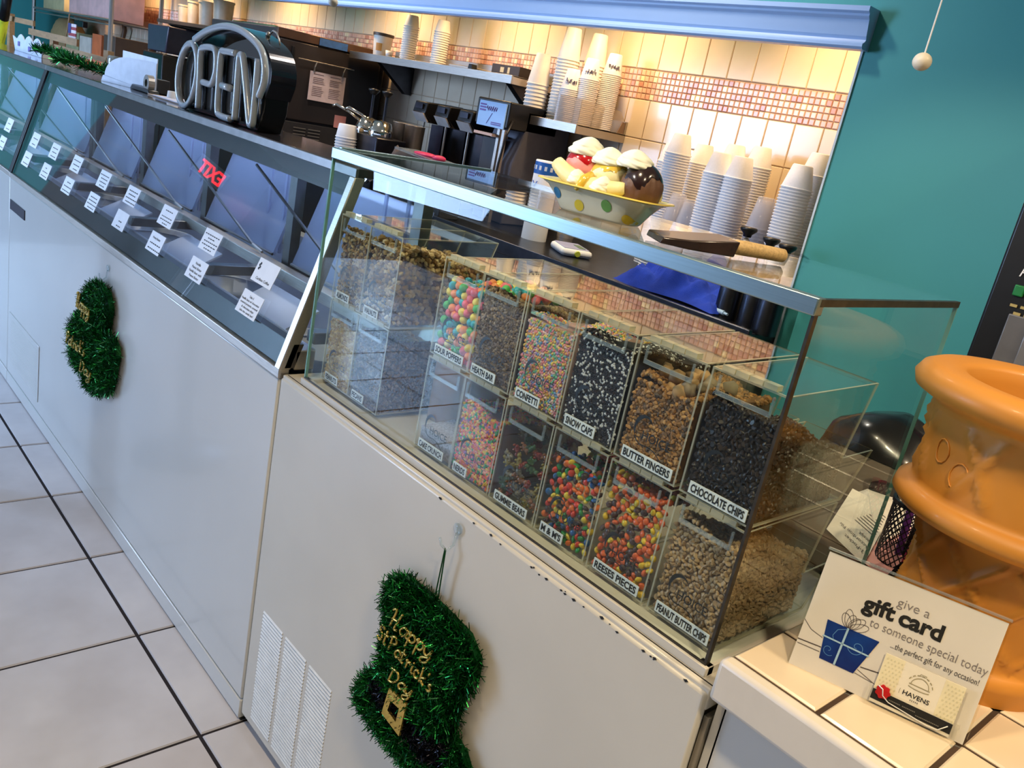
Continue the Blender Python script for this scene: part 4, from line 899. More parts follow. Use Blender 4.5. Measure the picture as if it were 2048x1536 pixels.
put('rim', loft([boat(.188,.098,.0362), boat(.208,.110,.0385), boat(.207,.109,.0405), boat(.172,.088,.0375), boat(.166,.084,.034)], False), YRIM, bs, 1.2, True)
def bowl_y(x, z):
    for (l0, w0, z0), (l1, w1, z1) in zip(BOWL, BOWL[1:]):
        if z <= z1:
            t_ = max(0, (z-z0)/(z1-z0)); L_ = l0+(l1-l0)*t_; W_ = w0+(w1-w0)*t_
            return -W_/2*max(0, 1-min(1, abs(2*x/L_))**(2/.55))**(.55/2)
    return -.05
for x, z, r, c, nm in ((-.058, .0225, .0078, (36,120,170), 'blue'), (-.0170, .0125, .0080, (224,200,40), 'yellow'), (.0300, .0215, .0084, (92,150,66), 'green'), (.060, .0085, .0070, (220,190,50), 'gold')):
    q = MB(); q.v.append((x, bowl_y(x, z)-.0007, z)); nr, na = 4, 20
    for i in range(1, nr+1):
        for j in range(na):
            a = 2*PI*j/na; px_, pz_ = x+r*i/nr*math.cos(a), max(.0005, z+r*i/nr*math.sin(a)); q.v.append((px_, bowl_y(px_, pz_)-.0007, pz_))
    for j in range(na): q.f.append((0, 1+j, 1+(j+1) % na)); q.m.append(0)
    for i in range(nr-1):
        for j in range(na): q.f.append((1+i*na+j, 1+(i+1)*na+j, 1+(i+1)*na+(j+1) % na, 1+i*na+(j+1) % na)); q.m.append(0)
    put('%s_dot' % nm, q, mat('dot_'+nm, c, 0.25, coat=0.5), bs, True, True)
def blob(c, r, amp, fr, seed, nu=28, nv=18):
    sv = Vector((seed*3.1, seed*1.7, seed)); return MB().ell(c, r, nu, nv, fn=lambda d: 1 + amp*noise.noise(d*fr+sv))
root = Vector((-0.85, 0.945, TZ)); RB = Matrix.Translation(root) @ Matrix.Rotation(math.atan2(.206, .978), 4, 'Z')
def on_bowl(name, q, m, label, cat, smooth=True, group=None):
    q.xf(RB); return solo(name, q, m, label, cat, group, smooth)
BAN = mat('banana', (232, 222, 160), 0.45, var=0.05, scale=40, sss=0.1)
STRW = mat('strawberry_ice', (232, 150, 150), 0.55, var=0.15, scale=30, bump=0.3)
VAN = mat('vanilla_ice', (236, 228, 180), 0.5, var=0.06, bump=0.3)
CHOC = mat('chocolate_ice', (96, 66, 48), 0.5, var=0.12, bump=0.2)
RED = mat('strawberry_sauce', (168, 18, 24), 0.15, coat=0.6, var=0.15)
FUDGE = mat('fudge_sauce', (38, 24, 24), 0.18, coat=0.5, var=0.1)
PINE = mat('pineapple_sauce', (226, 190, 70), 0.2, coat=0.5)
WHIP = mat('whipped_cream', (238, 238, 218), 0.55, var=0.02, sss=0.1)
def banana(y, x0, x1, up0, up1, r):
    pts = []; rr = []
    for i in range(15):
        u = i/14; x = x0 + (x1-x0)*u; z = .038 + (up0*(1-u)**3 + up1*u**3); pts.append((x, y - .006*math.sin(PI*u), z)); rr.append(r*(0.35+0.65*math.sin(PI*min(1, .12+u*.80))**.6))
    return MB().tube(pts, rr, 12)
on_bowl('banana_half', banana(-.027, -.074, .048, .026, .012, .0140), BAN, 'peeled banana half along the front of the boat bowl', 'banana', group='banana halves')
on_bowl('banana_half', banana(.024, -.076, .078, .016, .010, .0130), BAN, 'peeled banana half behind the ice cream scoops', 'banana', group='banana halves')
def ridge(d): return 1 + 0.012*math.sin(math.atan2(d.y, d.x)*46) + 0.05*noise.noise(d*2.2)
def scoop(name, label, c, r, m, sauce, sm, seed):
    t = thing(name, label, 'ice cream', RB @ Vector(c))
    q = MB().ell(c, r, 64 if m is CHOC else 30, 20, fn=ridge if m is CHOC else (lambda d: 1+.06*noise.noise(d*3+Vector((seed,0,0))))); q.xf(RB); put('scoop', q, m, t, True)
    q = MB(); nu, nv = 40, 12                    # sauce cap with dripping edge
    for i in range(nv+1):
        for j in range(nu):
            ph = 2*PI*j/nu; tmax = sauce*(0.75 + 0.45*noise.noise(Vector((math.cos(ph)*1.7, math.sin(ph)*1.7, seed)))); th = tmax*i/nv
            k = 1.045 - .035*(i/nv)**6; d = Vector((math.sin(th)*math.cos(ph), math.sin(th)*math.sin(ph), math.cos(th)))
            q.v.append((c[0]+r[0]*k*d.x, c[1]+r[1]*k*d.y, c[2]+r[2]*k*d.z))
    for i in range(nv):
        for j in range(nu): q.f.append((i*nu+j, (i+1)*nu+j, (i+1)*nu+(j+1) % nu, i*nu+(j+1) % nu)); q.m.append(0)
    q.xf(RB); put('sauce', q, sm, t, True); return t
scoop('ice_cream_scoop', 'pink strawberry scoop with red sauce in the boat bowl', (-.044, .004, .066), (.030, .030, .028), STRW, 1.75, RED, 1)
scoop('ice_cream_scoop', 'pale vanilla scoop with golden sauce in the boat bowl', (.002, .002, .058), (.030, .030, .026), VAN, 1.5, PINE, 2)
scoop('ice_cream_scoop', 'ridged chocolate scoop with fudge in the boat bowl', (.058, -.002, .052), (.031, .031, .036), CHOC, 1.45, FUDGE, 3)
def swirl(c, r, h, seed):
    q = MB(); nu, nv = 60, 26
    for i in range(nv+1):
        u = i/nv; base = max(0.0, math.cos(min(1, u**1.15)*PI/2))**.62
        step = .07*abs(math.sin(u*PI*2.6))
        for j in range(nu):
            ph = 2*PI*j/nu; tw = ph + u*3.4 + seed
            rad = r*(base + step*base)*(1 + .085*(abs(math.sin(tw*3.0))**.7-.5)*(1-u**3) + .05*noise.noise(Vector((math.cos(ph)*2, math.sin(ph)*2, u*4+seed)))) if u < 1 else .0003
            q.v.append((c[0]+rad*math.cos(ph)+.004*u*u*math.sin(seed), c[1]+rad*math.sin(ph), c[2]-.004+h*(u+.10*math.sin(ph+seed)*(1-u)*u*2)))
    for i in range(nv):
        for j in range(nu): q.f.append((i*nu+j, i*nu+(j+1) % nu, (i+1)*nu+(j+1) % nu, (i+1)*nu+j)); q.m.append(0)
    q.f.append(tuple(reversed(range(nu)))); q.m.append(0); return q
for c, r, h, wh in (((-.046, .002, .086), .0255, .027, 'on the strawberry scoop'), ((-.003, .0, .079), .0245, .026, 'on the vanilla scoop'), ((.043, -.004, .083), .0265, .026, 'on the chocolate scoop'), ((-.030, -.033, .046), .0145, .020, 'small, in front of the strawberry scoop'), ((.012, -.034, .043), .0160, .022, 'small, in front of the vanilla scoop')):
    on_bowl('cream_swirl', swirl(c, r, h, c[0]*90), WHIP, 'white whipped cream swirl %s' % wh, 'whipped cream', group='whipped cream swirls')
on_bowl('sauce_drip', MB().tube([(-.010, -.030, .058), (-.012, -.043, .050), (-.016, -.047, .040), (-.02, -.049, .034)], [.006, .0075, .006, .003], 10), PINE, 'golden sauce drip running over the front banana', 'sauce')

# scraper with a wooden handle lying on the case top
sb = thing('crumb_scraper', 'dark brown flat scraper with wooden handle on the case top', 'scraper', (-0.62, 0.93, TZ))
SCM = mat('dark_scraper', (50, 34, 28), 0.22, var=0.15, coat=0.3)
A = Vector((-0.650, 0.842)); ud = Vector((0.42, 0.907)).normalized(); vd = Vector((-ud.y, ud.x))
def PT(a, b, z): p = A + ud*a + vd*b; return (p.x, p.y, z)
vs = [PT(0,0,TZ+.003), PT(.040,-.004,TZ+.001), PT(.104,-.006,TZ+.001), PT(.112,.060,TZ+.001), PT(.012,.066,TZ+.003), PT(.004,0,TZ+.011), PT(.040,-.004,TZ+.013), PT(.108,-.006,TZ+.021), PT(.114,.060,TZ+.021), PT(.014,.066,TZ+.011)]
put('blade', MB().add(vs, [(4,3,2,1,0), (5,6,7,8,9), (0,1,6,5), (1,2,7,6), (2,3,8,7), (3,4,9,8), (4,0,5,9)]), SCM, sb, bevel=0.0015)
put('handle', MB().tube([PT(.102,.012,TZ+.012), PT(.125,.013,TZ+.0125), PT(.172,.016,TZ+.0115), PT(.190,.017,TZ+.011), PT(.194,.0172,TZ+.011)], [.0085,.0098,.0090,.0088,.005], 14), mat('raw_wood', (196, 164, 112), 0.6, var=0.15, scale=60, stretch=(1, 6, 6)), sb, True)

# ================================================================ ON THE DIPPING CABINET DECK
DZ = DKZ + 0.0005
os_ = thing('open_sign', 'unlit white tube OPEN sign in a black arched housing', 'sign', (-2.22, 0.985, DZ))
NEON = mat('unlit_tube', (186, 194, 200), 0.18, var=0.02, coat=0.6)
yn = 0.944
def smooth_path(pts, k=6, closed=False):
    out = []; n = len(pts)
    for i in range(n if closed else n-1):
        p0, p1, p2, p3 = (Vector(pts[(i+j-1) % n] if closed else pts[min(max(i+j-1, 0), n-1)]) for j in range(4))
        for s in range(k):
            t = s/k; out.append(0.5*((2*p1)+(p2-p0)*t+(2*p0-5*p1+4*p2-p3)*t*t+(-p0+3*p1-3*p2+p3)*t*t*t))
    if not closed: out.append(Vector(pts[-1]))
    return out
def t3(l): return [(x, yn, z) for x, z in l]
opts = [(-2.443 + .066*math.cos(a)+.010*math.sin(a), 1.370 + .083*math.sin(a)) for a in [2*PI*k/28 for k in range(28)]]
put('letter_o', MB().tube(t3(opts), .0088, 10, True), NEON, os_, True)
put('letter_p', MB().tube([Vector(p) for p in smooth_path(t3([(-2.354,1.292),(-2.358,1.37),(-2.364,1.435),(-2.344,1.449),(-2.289,1.451),(-2.264,1.440),(-2.255,1.405),(-2.264,1.377),(-2.284,1.362),(-2.334,1.362)]))], .0088, 10), NEON, os_, True)
put('letter_e', MB().tube([Vector(p) for p in smooth_path(t3([(-2.145,1.449),(-2.21,1.449),(-2.233,1.441),(-2.232,1.37),(-2.226,1.305),(-2.206,1.292),(-2.142,1.291)]))], .0088, 10).tube(t3([(-2.212,1.366),(-2.158,1.364)]), .0088, 10), NEON, os_, True)
put('letter_n', MB().tube([Vector(p) for p in smooth_path(t3([(-2.119,1.292),(-2.122,1.37),(-2.124,1.438),(-2.113,1.448),(-2.100,1.436),(-2.068,1.37),(-2.037,1.302),(-2.026,1.293),(-2.017,1.302),(-2.017,1.37),(-2.020,1.446)]))], .0088, 10), NEON, os_, True)
ARC = [(-2.411,1.465),(-2.337,1.490),(-2.242,1.507),(-2.149,1.506),(-2.065,1.489),(-2.009,1.466),(-1.982,1.433),(-1.978,1.398),(-1.997,1.362)]
put('arch_tube', MB().tube([Vector(p) for p in smooth_path(t3(ARC))], .0088, 10), NEON, os_, True)
put('backing_block', MB().prism([(-2.47,DZ),(-2.015,DZ),(-1.995,1.33),(-1.985,1.445),(-2.40,1.452),(-2.49,1.43),(-2.50,1.31)], 'y', 0.957, 1.02), mat('gloss_black', (16, 17, 20), 0.15, coat=0.4), os_, bevel=0.003)
arc2 = [Vector((p.x, 0, p.z)) for p in smooth_path([(x, 0, z) for x, z in ARC])]
cen = Vector((-2.21, 0, 1.36)); q = MB(); n = len(arc2)
for p in arc2:
    d = (p-cen).normalized()
    for rr, yy in ((.006, .957), (.006, 1.022), (-.014, 1.022), (-.014, .957)): q.v.append((p.x+d.x*rr, yy, p.z+d.z*rr))
for i in range(n-1):
    for k in range(4): q.f.append((i*4+k, i*4+(k+1) % 4, i*4+4+(k+1) % 4, i*4+4+k)); q.m.append(0)
q.f += [(0,1,2,3), ((n-1)*4+3, (n-1)*4+2, (n-1)*4+1, (n-1)*4)]; q.m += [0, 0]
put('arch_housing', q, mat('gloss_housing', (34, 38, 48), 0.18, 0.3, coat=0.5), os_)
put('hanging_chain', MB().tube([(-2.09, 1.0, 1.508), (-2.075, 1.0, 1.518), (-2.055, 1.0, 1.514), (-2.04, 1.0, 1.500), (-2.03, 1.0, 1.487)], .0022, 6).ell((-2.10, 1.0, 1.507), (.008, .006, .008), 8, 6), STEEL, os_, True)
# tinsel garland
def tinsel(q, c, d, L, w_, mi):
    s = Vector(d).cross(Vector((rnd.uniform(-1,1), rnd.uniform(-1,1), rnd.uniform(-1,1)))); s = s.normalized()*w_/2 if s.length > 1e-6 else Vector((w_/2, 0, 0))
    c = Vector(c); e = c + Vector(d)*L + Vector((rnd.uniform(-.2,.2)*L, rnd.uniform(-.2,.2)*L, rnd.uniform(-.2,.2)*L)); q.add([c-s, c+s, e+s*.6, e-s*.6], [(0,1,2,3)], mi)
TIN = [mat('tinsel_%d' % i, c, r, 0.85, var=0.1) for i, (c, r) in enumerate((((18,104,44),.30), ((10,70,30),.35), ((40,160,70),.2), ((130,220,150),.15)))]
gl = thing('tinsel_garland', 'shiny green tinsel garland lying on the cabinet deck', 'garland', (-3.75, 0.98, DZ))
q = MB(); sp_ = [Vector((-4.25+.95*u, .985+.05*math.sin(u*7), DZ+.03+.006*math.sin(u*19))) for u in [k/40 for k in range(41)]]
put('cord', MB().tube(sp_, .004, 6), TIN[1], gl)
for k in range(2600):
    i = rnd.randrange(40); p = sp_[i].lerp(sp_[i+1], rnd.random()); d = Vector((rnd.gauss(0,.5), rnd.gauss(0,1), rnd.gauss(0,1))).normalized()
    if d.z < -.6: d.z = -d.z
    tinsel(q, p, d, rnd.uniform(.02, .036), .003, rnd.choices(range(4), (5,4,3,1))[0])
put('tinsel', q, TIN, gl, kind='stuff')
# curled white card, jar, tape dispenser, papers
cc = thing('curled_card', 'blank white folded card standing on the cabinet deck', 'card', (-3.08, 1.0, DZ))
CCM = mat('curled_white_card', (220, 226, 238), 0.5)
prof = [(-3.225, DZ), (-3.215, DZ+.020)] + [(-3.205+.14*(1-math.cos(a)), DZ+.022+.072*math.sin(a)) for a in [PI/2*k/10 for k in range(11)]] + [(-2.955, DZ+.094), (-2.955, DZ)]
q = MB(); n = len(prof)
def cy_(x): u = (x+3.225)/.27; return .955 + .055*u + .03*u*u
vs = [(x, cy_(x), z) for x, z in prof] + [(x, cy_(x)+.002, z) for x, z in prof]
q.add(vs, [tuple(range(n)), tuple(range(2*n-1, n-1, -1))] + [(i, (i+1) % n, (i+1) % n+n, i+n) for i in range(n)]); put('front_flap', q, CCM, cc)
put('back_flap', MB().add([(-3.16, 1.00, DZ), (-2.955, 1.042, DZ), (-2.957, 1.043, DZ+.108), (-3.16, 1.00, DZ+.112), (-3.16, 1.002, DZ), (-2.955, 1.044, DZ), (-2.957, 1.045, DZ+.108), (-3.16, 1.002, DZ+.112)], [(0,1,2,3), (7,6,5,4), (0,4,5,1), (1,5,6,2), (2,6,7,3), (3,7,4,0)]), CCM, cc)
jr = thing('jar', 'small clear jar with dark contents behind the curled card', 'jar', (-3.33, 1.04, DZ))
put('glass', MB().lathe([(0.0001, 0), (.035, 0), (.036, .075), (.032, .085), (.030, .085), (.030, .01)], (-3.33, 1.04, DZ), 18), G_PULL, jr, True)
put('contents', MB().lathe([(0.0001, .003), (.029, .003), (.029, .05), (0.0001, .052)], (-3.33, 1.04, DZ), 14), mat('jar_contents', (80, 70, 90), .6), jr, True)
td = thing('tape_dispenser', 'black tape dispenser with shiny roll in front of the curled card', 'dispenser', (-2.96, 1.02, DZ))
put('base', MB().prism([(-3.06, DZ), (-2.88, DZ), (-2.89, DZ+.012), (-3.04, DZ+.016)], 'y', .995, 1.03), BLACKP, td, bevel=.003)
put('roll', MB().lathe([(.012, -.01), (.026, -.01), (.026, .01), (.012, .01)], (-2.93, 1.012, DZ+.030), 18, M=Matrix.Rotation(PI/2, 3, 'X')), mat('tape_roll', (170, 165, 160), .2, coat=.4), td)
cb = thing('clipboard', 'pale clipboard with loose papers beside the OPEN sign', 'clipboard', (-2.72, 1.04, DZ))
put('board', MB().box((-2.86, .985, DZ), (-2.55, 1.10, DZ+.003)), mat('tan_board', (196, 164, 140), .6), cb)
put('paper', MB().box((-2.80, .98, DZ+.0032), (-2.53, 1.08, DZ+.005)), mat('lilac_paper', (216, 218, 240), .6), cb)
put('cap', MB().lathe([(0.0001, .02), (.016, .02), (.018, 0)], (-2.77, 1.03, DZ+.005), 12), PAPER, cb, True)
solo('black_box', MB().box((-3.05, 1.06, DZ), (-2.99, 1.10, DZ+.045)), DARK, 'tiny dark box behind the curled card', 'box', bevel=.002)
# white box tray and wooden crate farther along
bt = thing('candy_box', 'white scalloped box with blue prints on the far deck', 'box', (-4.58, 1.04, DZ))
pts = [(-4.80, DZ), (-4.33, DZ), (-4.31, DZ+.070)]
for k in range(13): pts.append((-4.34-.036*k, DZ+.050+.026*abs(math.sin(k*PI/4))))
pts.append((-4.85, DZ+.062)); put('front', MB().prism(pts, 'y', 1.035, 1.040), mat('white_box_card', (216, 226, 244), .5), bt)
put('tray', MB().box((-4.80, 1.04, DZ), (-4.33, 1.105, DZ+.045)), PAPER, bt)
for x, z, w_ in ((-4.74, .022, .03), (-4.55, .012, .04), (-4.42, .018, .025)): put('print', MB().box((x, 1.032, DZ+z), (x+w_, 1.036, DZ+z+.020)), mat('box_print', (120, 110, 180), .5), bt)
WOOD = mat('crate_wood', (158, 126, 90), .7, var=.15, scale=12, stretch=(1, 6, 6))
cr = thing('wooden_rack', 'low wooden slat rack standing behind the far deck', 'rack', (-5.3, 1.55, 0))
put('slat', MB().box((-5.95, 1.350, 1.345), (-4.98, 1.362, 1.380)), WOOD, cr); put('slat', MB().box((-5.40, 1.350, 1.305), (-4.50, 1.362, 1.328)), WOOD, cr); put('slat', MB().box((-6.6, 1.350, 1.395), (-5.85, 1.362, 1.425)), WOOD, cr)
for x in (-6.5, -5.50, -4.55): put('post', MB().box((x-.035, 1.362, 0), (x+.035, 1.39, 1.36 if x > -6 else 1.44)), WOOD, cr)
put('shelf', MB().box((-6.55, 1.39, 1.20), (-4.52, 1.62, 1.212)), WOOD, cr)
for x, c, lb in ((-4.85, (206,122,56), 'orange packet on the wooden rack nearest its end'), (-5.25, (186,84,50), 'dark red packet on the wooden rack')):
    solo('snack_packet', MB().box((x-.16, 1.42, 1.2125), (x+.16, 1.56, 1.285)), mat('packet_%d' % int(-x*10), c, .4), lb, 'packet', bevel=.008)
# wire rack with boxes
wr = thing('wire_rack', 'steel wire shelving rack with cartons against the far wall', 'rack', (-8.8, 2.5, 0))
for x in (-9.95, -7.59):
    for y in (2.30, 2.68): put('post', MB().tube([(x, y, 0), (x, y, 2.05)], .018, 8), STEEL, wr)
for z in (1.12, 1.545, 1.92):
    for y in (2.30, 2.68): put('shelf_frame', MB().tube([(-9.95, y, z), (-7.59, y, z)], .011, 6), STEEL, wr)
    put('shelf_truss', MB().tube([(-9.95, 2.30, z-.035), (-7.59, 2.30, z-.035)], .006, 6), STEEL, wr)
    q = MB()
    for k in range(40): x = -9.93+k*.0595; q.box((x-.003, 2.30, z-.003), (x+.003, 2.68, z+.003))
    put('shelf_wires', q, STEEL, wr)
for x0, x1, z, h, c, nm, lb in ((-8.98, -7.80, 1.556, .28, (232,186,178), 'carton', 'pale pink carton on the upper rack shelf'), (-9.85, -9.15, 1.556, .25, (206,190,140), 'carton', 'pale yellow carton on the upper rack shelf'),
    (-8.26, -8.02, 1.131, .29, (214,112,62), 'binder', 'orange binder on the middle rack shelf'), (-8.62, -8.30, 1.131, .25, (206,196,182), 'carton', 'white printed carton on the middle rack shelf'), (-7.95, -7.66, 1.131, .30, (92,72,58), 'carton', 'dark carton at the end of the middle rack shelf'), (-9.05, -8.66, 1.131, .27, (160,160,120), 'carton', 'grey green carton on the middle rack shelf')):
    solo(nm, MB().box((x0, 2.36, z), (x1, 2.62, z+h)), mat('carton_%d%d' % (int(-x0*100), int(z*10)), c, .6, var=.1, scale=10), lb, 'box', bevel=.004)
solo('paper_sack', MB().ell((-9.5, 2.5, 1.131+.19), (.26, .15, .19), 16, 12, fn=lambda d: 1+.12*noise.noise(d*3)), mat('brown_sack', (156, 134, 92), .8, bump=.3), 'slumped brown paper sack on the middle rack shelf', 'sack', smooth=True)
solo('scale_box', MB().box((-8.66, 2.32, 1.45), (-8.40, 2.36, 1.50)), BLACKP, 'flat black case hanging under the upper rack shelf', 'case', bevel=.003)
fl = thing('small_flag', 'small striped flag on a stick behind the far deck', 'flag', (-5.5, 1.4, 1.2))
put('stick', MB().tube([(-5.62, 1.45, 1.20), (-5.50, 1.45, 1.50)], .004, 6), WOOD, fl)
q = MB()
for k in range(6): q.box((-5.50, 1.447, 1.355+k*.016), (-5.36, 1.451, 1.371+k*.016), k % 2)
put('cloth', q, [mat('flag_red', (150, 60, 66), .7), mat('flag_white', (214, 204, 204), .7)], fl); put('canton', MB().box((-5.505, 1.445, 1.40), (-5.45, 1.4465, 1.452)), mat('flag_blue', (50, 56, 110), .7), fl)
pv = thing('mop_pole', 'slanted black and yellow pole at the far end', 'pole', (-6.6, 1.3, 0))
put('black_section', MB().tube([(-6.33, 1.3, 1.40), (-6.18, 1.3, 1.62)], .028, 10), BLACKP, pv, True)
put('yellow_section', MB().tube([(-7.2, 1.3, 0.02), (-6.33, 1.3, 1.40)], .028, 10), mat('lime_yellow', (196, 206, 40), .4), pv, True)
# pull cords
for x, y, z, lb in ((-0.569, 1.2, 1.609, 'white ball pull cord hanging before the teal wall'), (-2.163, 1.2, 1.626, 'white ball pull cord high above the OPEN sign')):
    t = thing('pull_cord', lb, 'pull cord', (x, y, z)); put('cord', MB().tube([(x, y, z), (x, y, CEIL)], .0012, 6), PAPER, t)
    put('ball', MB().ell((x, y, z), (.0125, .0125, .0118), 18, 12), mat('ball_ivory', (226, 216, 196), .4), t, True)
# posts by the queue, seen mirrored in the white panel
st = thing('queue_stanchion', 'black queue post with round base mirrored in the white panel', 'stanchion', (-2.88, .40, 0))
STM = mat('stanchion_grey', (70, 72, 80), .4, .3)
put('base', MB().lathe([(0.0001, .03), (.04, .03), (.16, .012), (.165, 0)], (-2.88, .40, 0), 28), STM, st, True); put('pole', MB().tube([(-2.88, .40, .02), (-2.88, .40, .95)], .03, 16), STM, st, True); put('cap', MB().ell((-2.88, .40, .96), (.036, .036, .02), 14, 8), STM, st, True)
# ================================================================ RIGHT TILED COUNTER
RZ = 0.91
TCT = mat('counter_tile', (222, 204, 176), 0.28, var=0.04, scale=8, coat=0.25)
NOS = mat('white_nosing', (218, 210, 196), 0.3, var=0.02, coat=0.2)
rc = thing('tiled_counter', 'cream tiled counter with white rounded edge next to the freezer', 'counter', (0.4, 1.4, 0))
CG = mat('counter_grout', (62, 44, 30), 0.9, var=0.2)
put('top_slab', MB().box((-0.380, 0.800, RZ-0.045), (1.9, 2.16, RZ-0.003)).box((-0.62, 1.215, RZ-0.045), (-0.38, 2.16, RZ-0.003)), CG, rc)
put('nosing', MB().box((-0.384, 0.783, RZ-0.052), (1.9, 0.806, RZ+0.0015)), NOS, rc, bevel=0.006)
put('front_apron', MB().box((-0.374, 0.815, 0.03), (1.9, 0.83, RZ-0.05)), WHITE, rc)
put('end_panel', MB().box((-0.384, 0.815, 0.03), (-0.372, 1.9, RZ-0.05)), WHITE, rc)
put('plinth', MB().box((-0.36, 0.86, 0), (1.9, 2.1, 0.03)), BLACKP, rc)
tp = 0.1082; gq = tile_mesh('counter_tile', tp-.006, tp-.006, 0.001, TCT)
gq.xf(Matrix.Rotation(-PI/2, 4, 'X')); cme = gq.mesh('counter_tile', TCT)
xg = -0.275
for i in range(-1, 12):
    for j in range(0, 12):
        x = xg + i*tp; y = 0.808 + j*tp
        o = link('counter_tile', cme, rc); o.location = Vector((x+.003, y+.003, RZ-0.001)) - Vector((0.4, 1.4, 0))
# ---- gift card sign in an acrylic stand
BLs, BRs = Vector((-0.3405, 0.8599, RZ)), Vector((-0.1639, 0.9137, RZ)); uu = (BRs-BLs).normalized()
TLs = Vector((-0.3516, 0.8965, 1.0402)); vv = (TLs-BLs); vv = (vv - uu*vv.dot(uu)).normalized(); nn_ = uu.cross(vv)
GW, GH = 0.1845, 0.1358
gs = thing('gift_card_sign', 'gift card sign in clear slanted stand on the tiled counter', 'sign', (-0.25, 0.90, RZ))
def SP(a, b, c=0.0): return BLs + uu*a + vv*b + nn_*c
def plate(q, a0, b0, a1, b1, c0, c1, mi=0):
    vs = [SP(a, b, c) for c in (c0, c1) for a, b in ((a0,b0),(a1,b0),(a1,b1),(a0,b1))]
    return q.add(vs, [(0,3,2,1),(4,5,6,7),(0,1,5,4),(1,2,6,5),(2,3,7,6),(3,0,4,7)], mi)
put('acrylic_front', plate(MB(), -.002, -.004, GW+.002, GH+.004, .0012, .003), G_ACR, gs)
put('acrylic_back', plate(MB(), -.002, -.004, GW+.002, GH+.004, -.004, -.0022), G_ACR, gs)
put('acrylic_edge', plate(plate(MB(), -.002, GH+.0025, GW+.002, GH+.005, -.004, .003), -.002, -.006, GW+.002, -.003, -.004, .003), G_PULL, gs)
q = MB(); bk = [SP(0, -.004, -.004), SP(GW, -.004, -.004)]
fo = Vector((-.35, .94, 0)).normalized()*.05
q.add([bk[0], bk[1], bk[1]+Vector((-.02, .06, 0)), bk[0]+Vector((-.02, .06, 0))], [(0,1,2,3)]); q.add([v+Vector((0,0,.002)) for v in (bk[0], bk[1], bk[1]+Vector((-.02,.06,0)), bk[0]+Vector((-.02,.06,0)))], [(0,1,2,3)])
put('foot_plate', q, G_ACR, gs)
PC = mat('sign_card', (232, 226, 218), 0.45, var=0.01)
cd_ = put('printed_card', plate(MB(), 0, 0, GW, GH, -.002, 0), PC, gs)
L1 = .0006
def line(q, pts, w_, c=L1, mi=0):
    for i in range(len(pts)-1):
        (a0, b0), (a1, b1) = pts[i], pts[i+1]; d = Vector((a1-a0, b1-b0)); d = d.normalized() if d.length > 1e-9 else Vector((1, 0)); nx, ny = -d.y*w_/2, d.x*w_/2
        q.add([SP(a0-nx, b0-ny, c), SP(a1-nx, b1-ny, c), SP(a1+nx, b1+ny, c), SP(a0+nx, b0+ny, c)], [(0,1,2,3)], mi)
q = MB(); txt(q, 'gift', SP(.0505, .0905, L1), uu, vv, .0170, .0335, .035); txt(q, 'card', SP(.0885, .0905, L1), uu, vv, .0170, .0445, .035)
put('bold_lettering', q, INK, cd_)
q = MB(); txt(q, 'give a', SP(.082, .1085, L1), uu, vv, .0100, .033, -.008); txt(q, 'to someone special today', SP(.0635, .0760, L1), uu, vv, .0096, .1190, -.006)
put('grey_lettering', q, mat('grey_print', (132, 124, 122), .6), cd_)
q = MB(); txt(q, '...the perfect gift for any occasion!', SP(.0905, .0635, L1), uu, vv, .0064, .0880, 0); put('small_lettering', q, mat('dark_grey_print', (80, 74, 72), .6), cd_)
bx = [(.028, .020), (.0655, .020), (.0790, .0640), (.0225, .0640)]
def quad2d(q, pts, c, mi=0): q.add([SP(a, b, c) for a, b in pts], [tuple(range(len(pts)))], mi)
gb = mat('gift_blue', (18, 62, 140), .4, var=.25, scale=25, col2=(16, 32, 104))
q = MB(); quad2d(q, bx, L1); put('gift_box_print', q, gb, cd_)
q = MB(); line(q, [(.0445, .020), (.0455, .064)], .0022, .0009); line(q, [(.0235, .0455), (.0742, .0445)], .0018, .0009); put('ribbon_print', q, mat('ribbon_pale', (170, 205, 230), .4), cd_)
q = MB()
def spiral(cx, cy, r, turns, a0, sgn): return [(cx + r*(1-k/36)*math.cos(a0+sgn*turns*2*PI*k/36), cy + r*(1-k/36)*math.sin(a0+sgn*turns*2*PI*k/36)) for k in range(34)]
line(q, spiral(.060, .048, .0095, 1.3, 3.6, 1), .0007, .0009); line(q, spiral(.034, .033, .007, 1.2, 5.6, -1), .0006, .0009); line(q, [(.0450, .0625), (.036, .058), (.033, .050), (.035, .046)], .0007, .0009)
put('swirl_print', q, mat('swirl_pale', (90, 140, 200), .4), cd_)
q = MB()
for ang, L in ((105, .021), (122, .017), (85, .016), (60, .016), (48, .020), (25, .021)):
    a = math.radians(ang); pts = []
    for k in range(21):
        u = 2*PI*k/20; r = L*(1-math.cos(u))/2; w_ = math.sin(u)*.0045; pts.append((.0456 + r*math.cos(a) - w_*math.sin(a), .0640 + r*math.sin(a) + w_*math.cos(a)))
    line(q, pts, .0005)
line(q, [(.0, .0305), (.026, .0320)], .0010); line(q, [(.001, .0260), (.026, .0265)], .0006); line(q, [(.0, .0540), (.010, .046), (.024, .0425)], .0005); line(q, [(.070, .0300), (.098, .0335)], .0010); line(q, [(.068, .0262), (.104, .0140)], .0005); line(q, [(.0665, .0215), (.086, .0195)], .0005)
put('bow_print', q, mat('bow_grey', (70, 56, 52), .6), cd_)
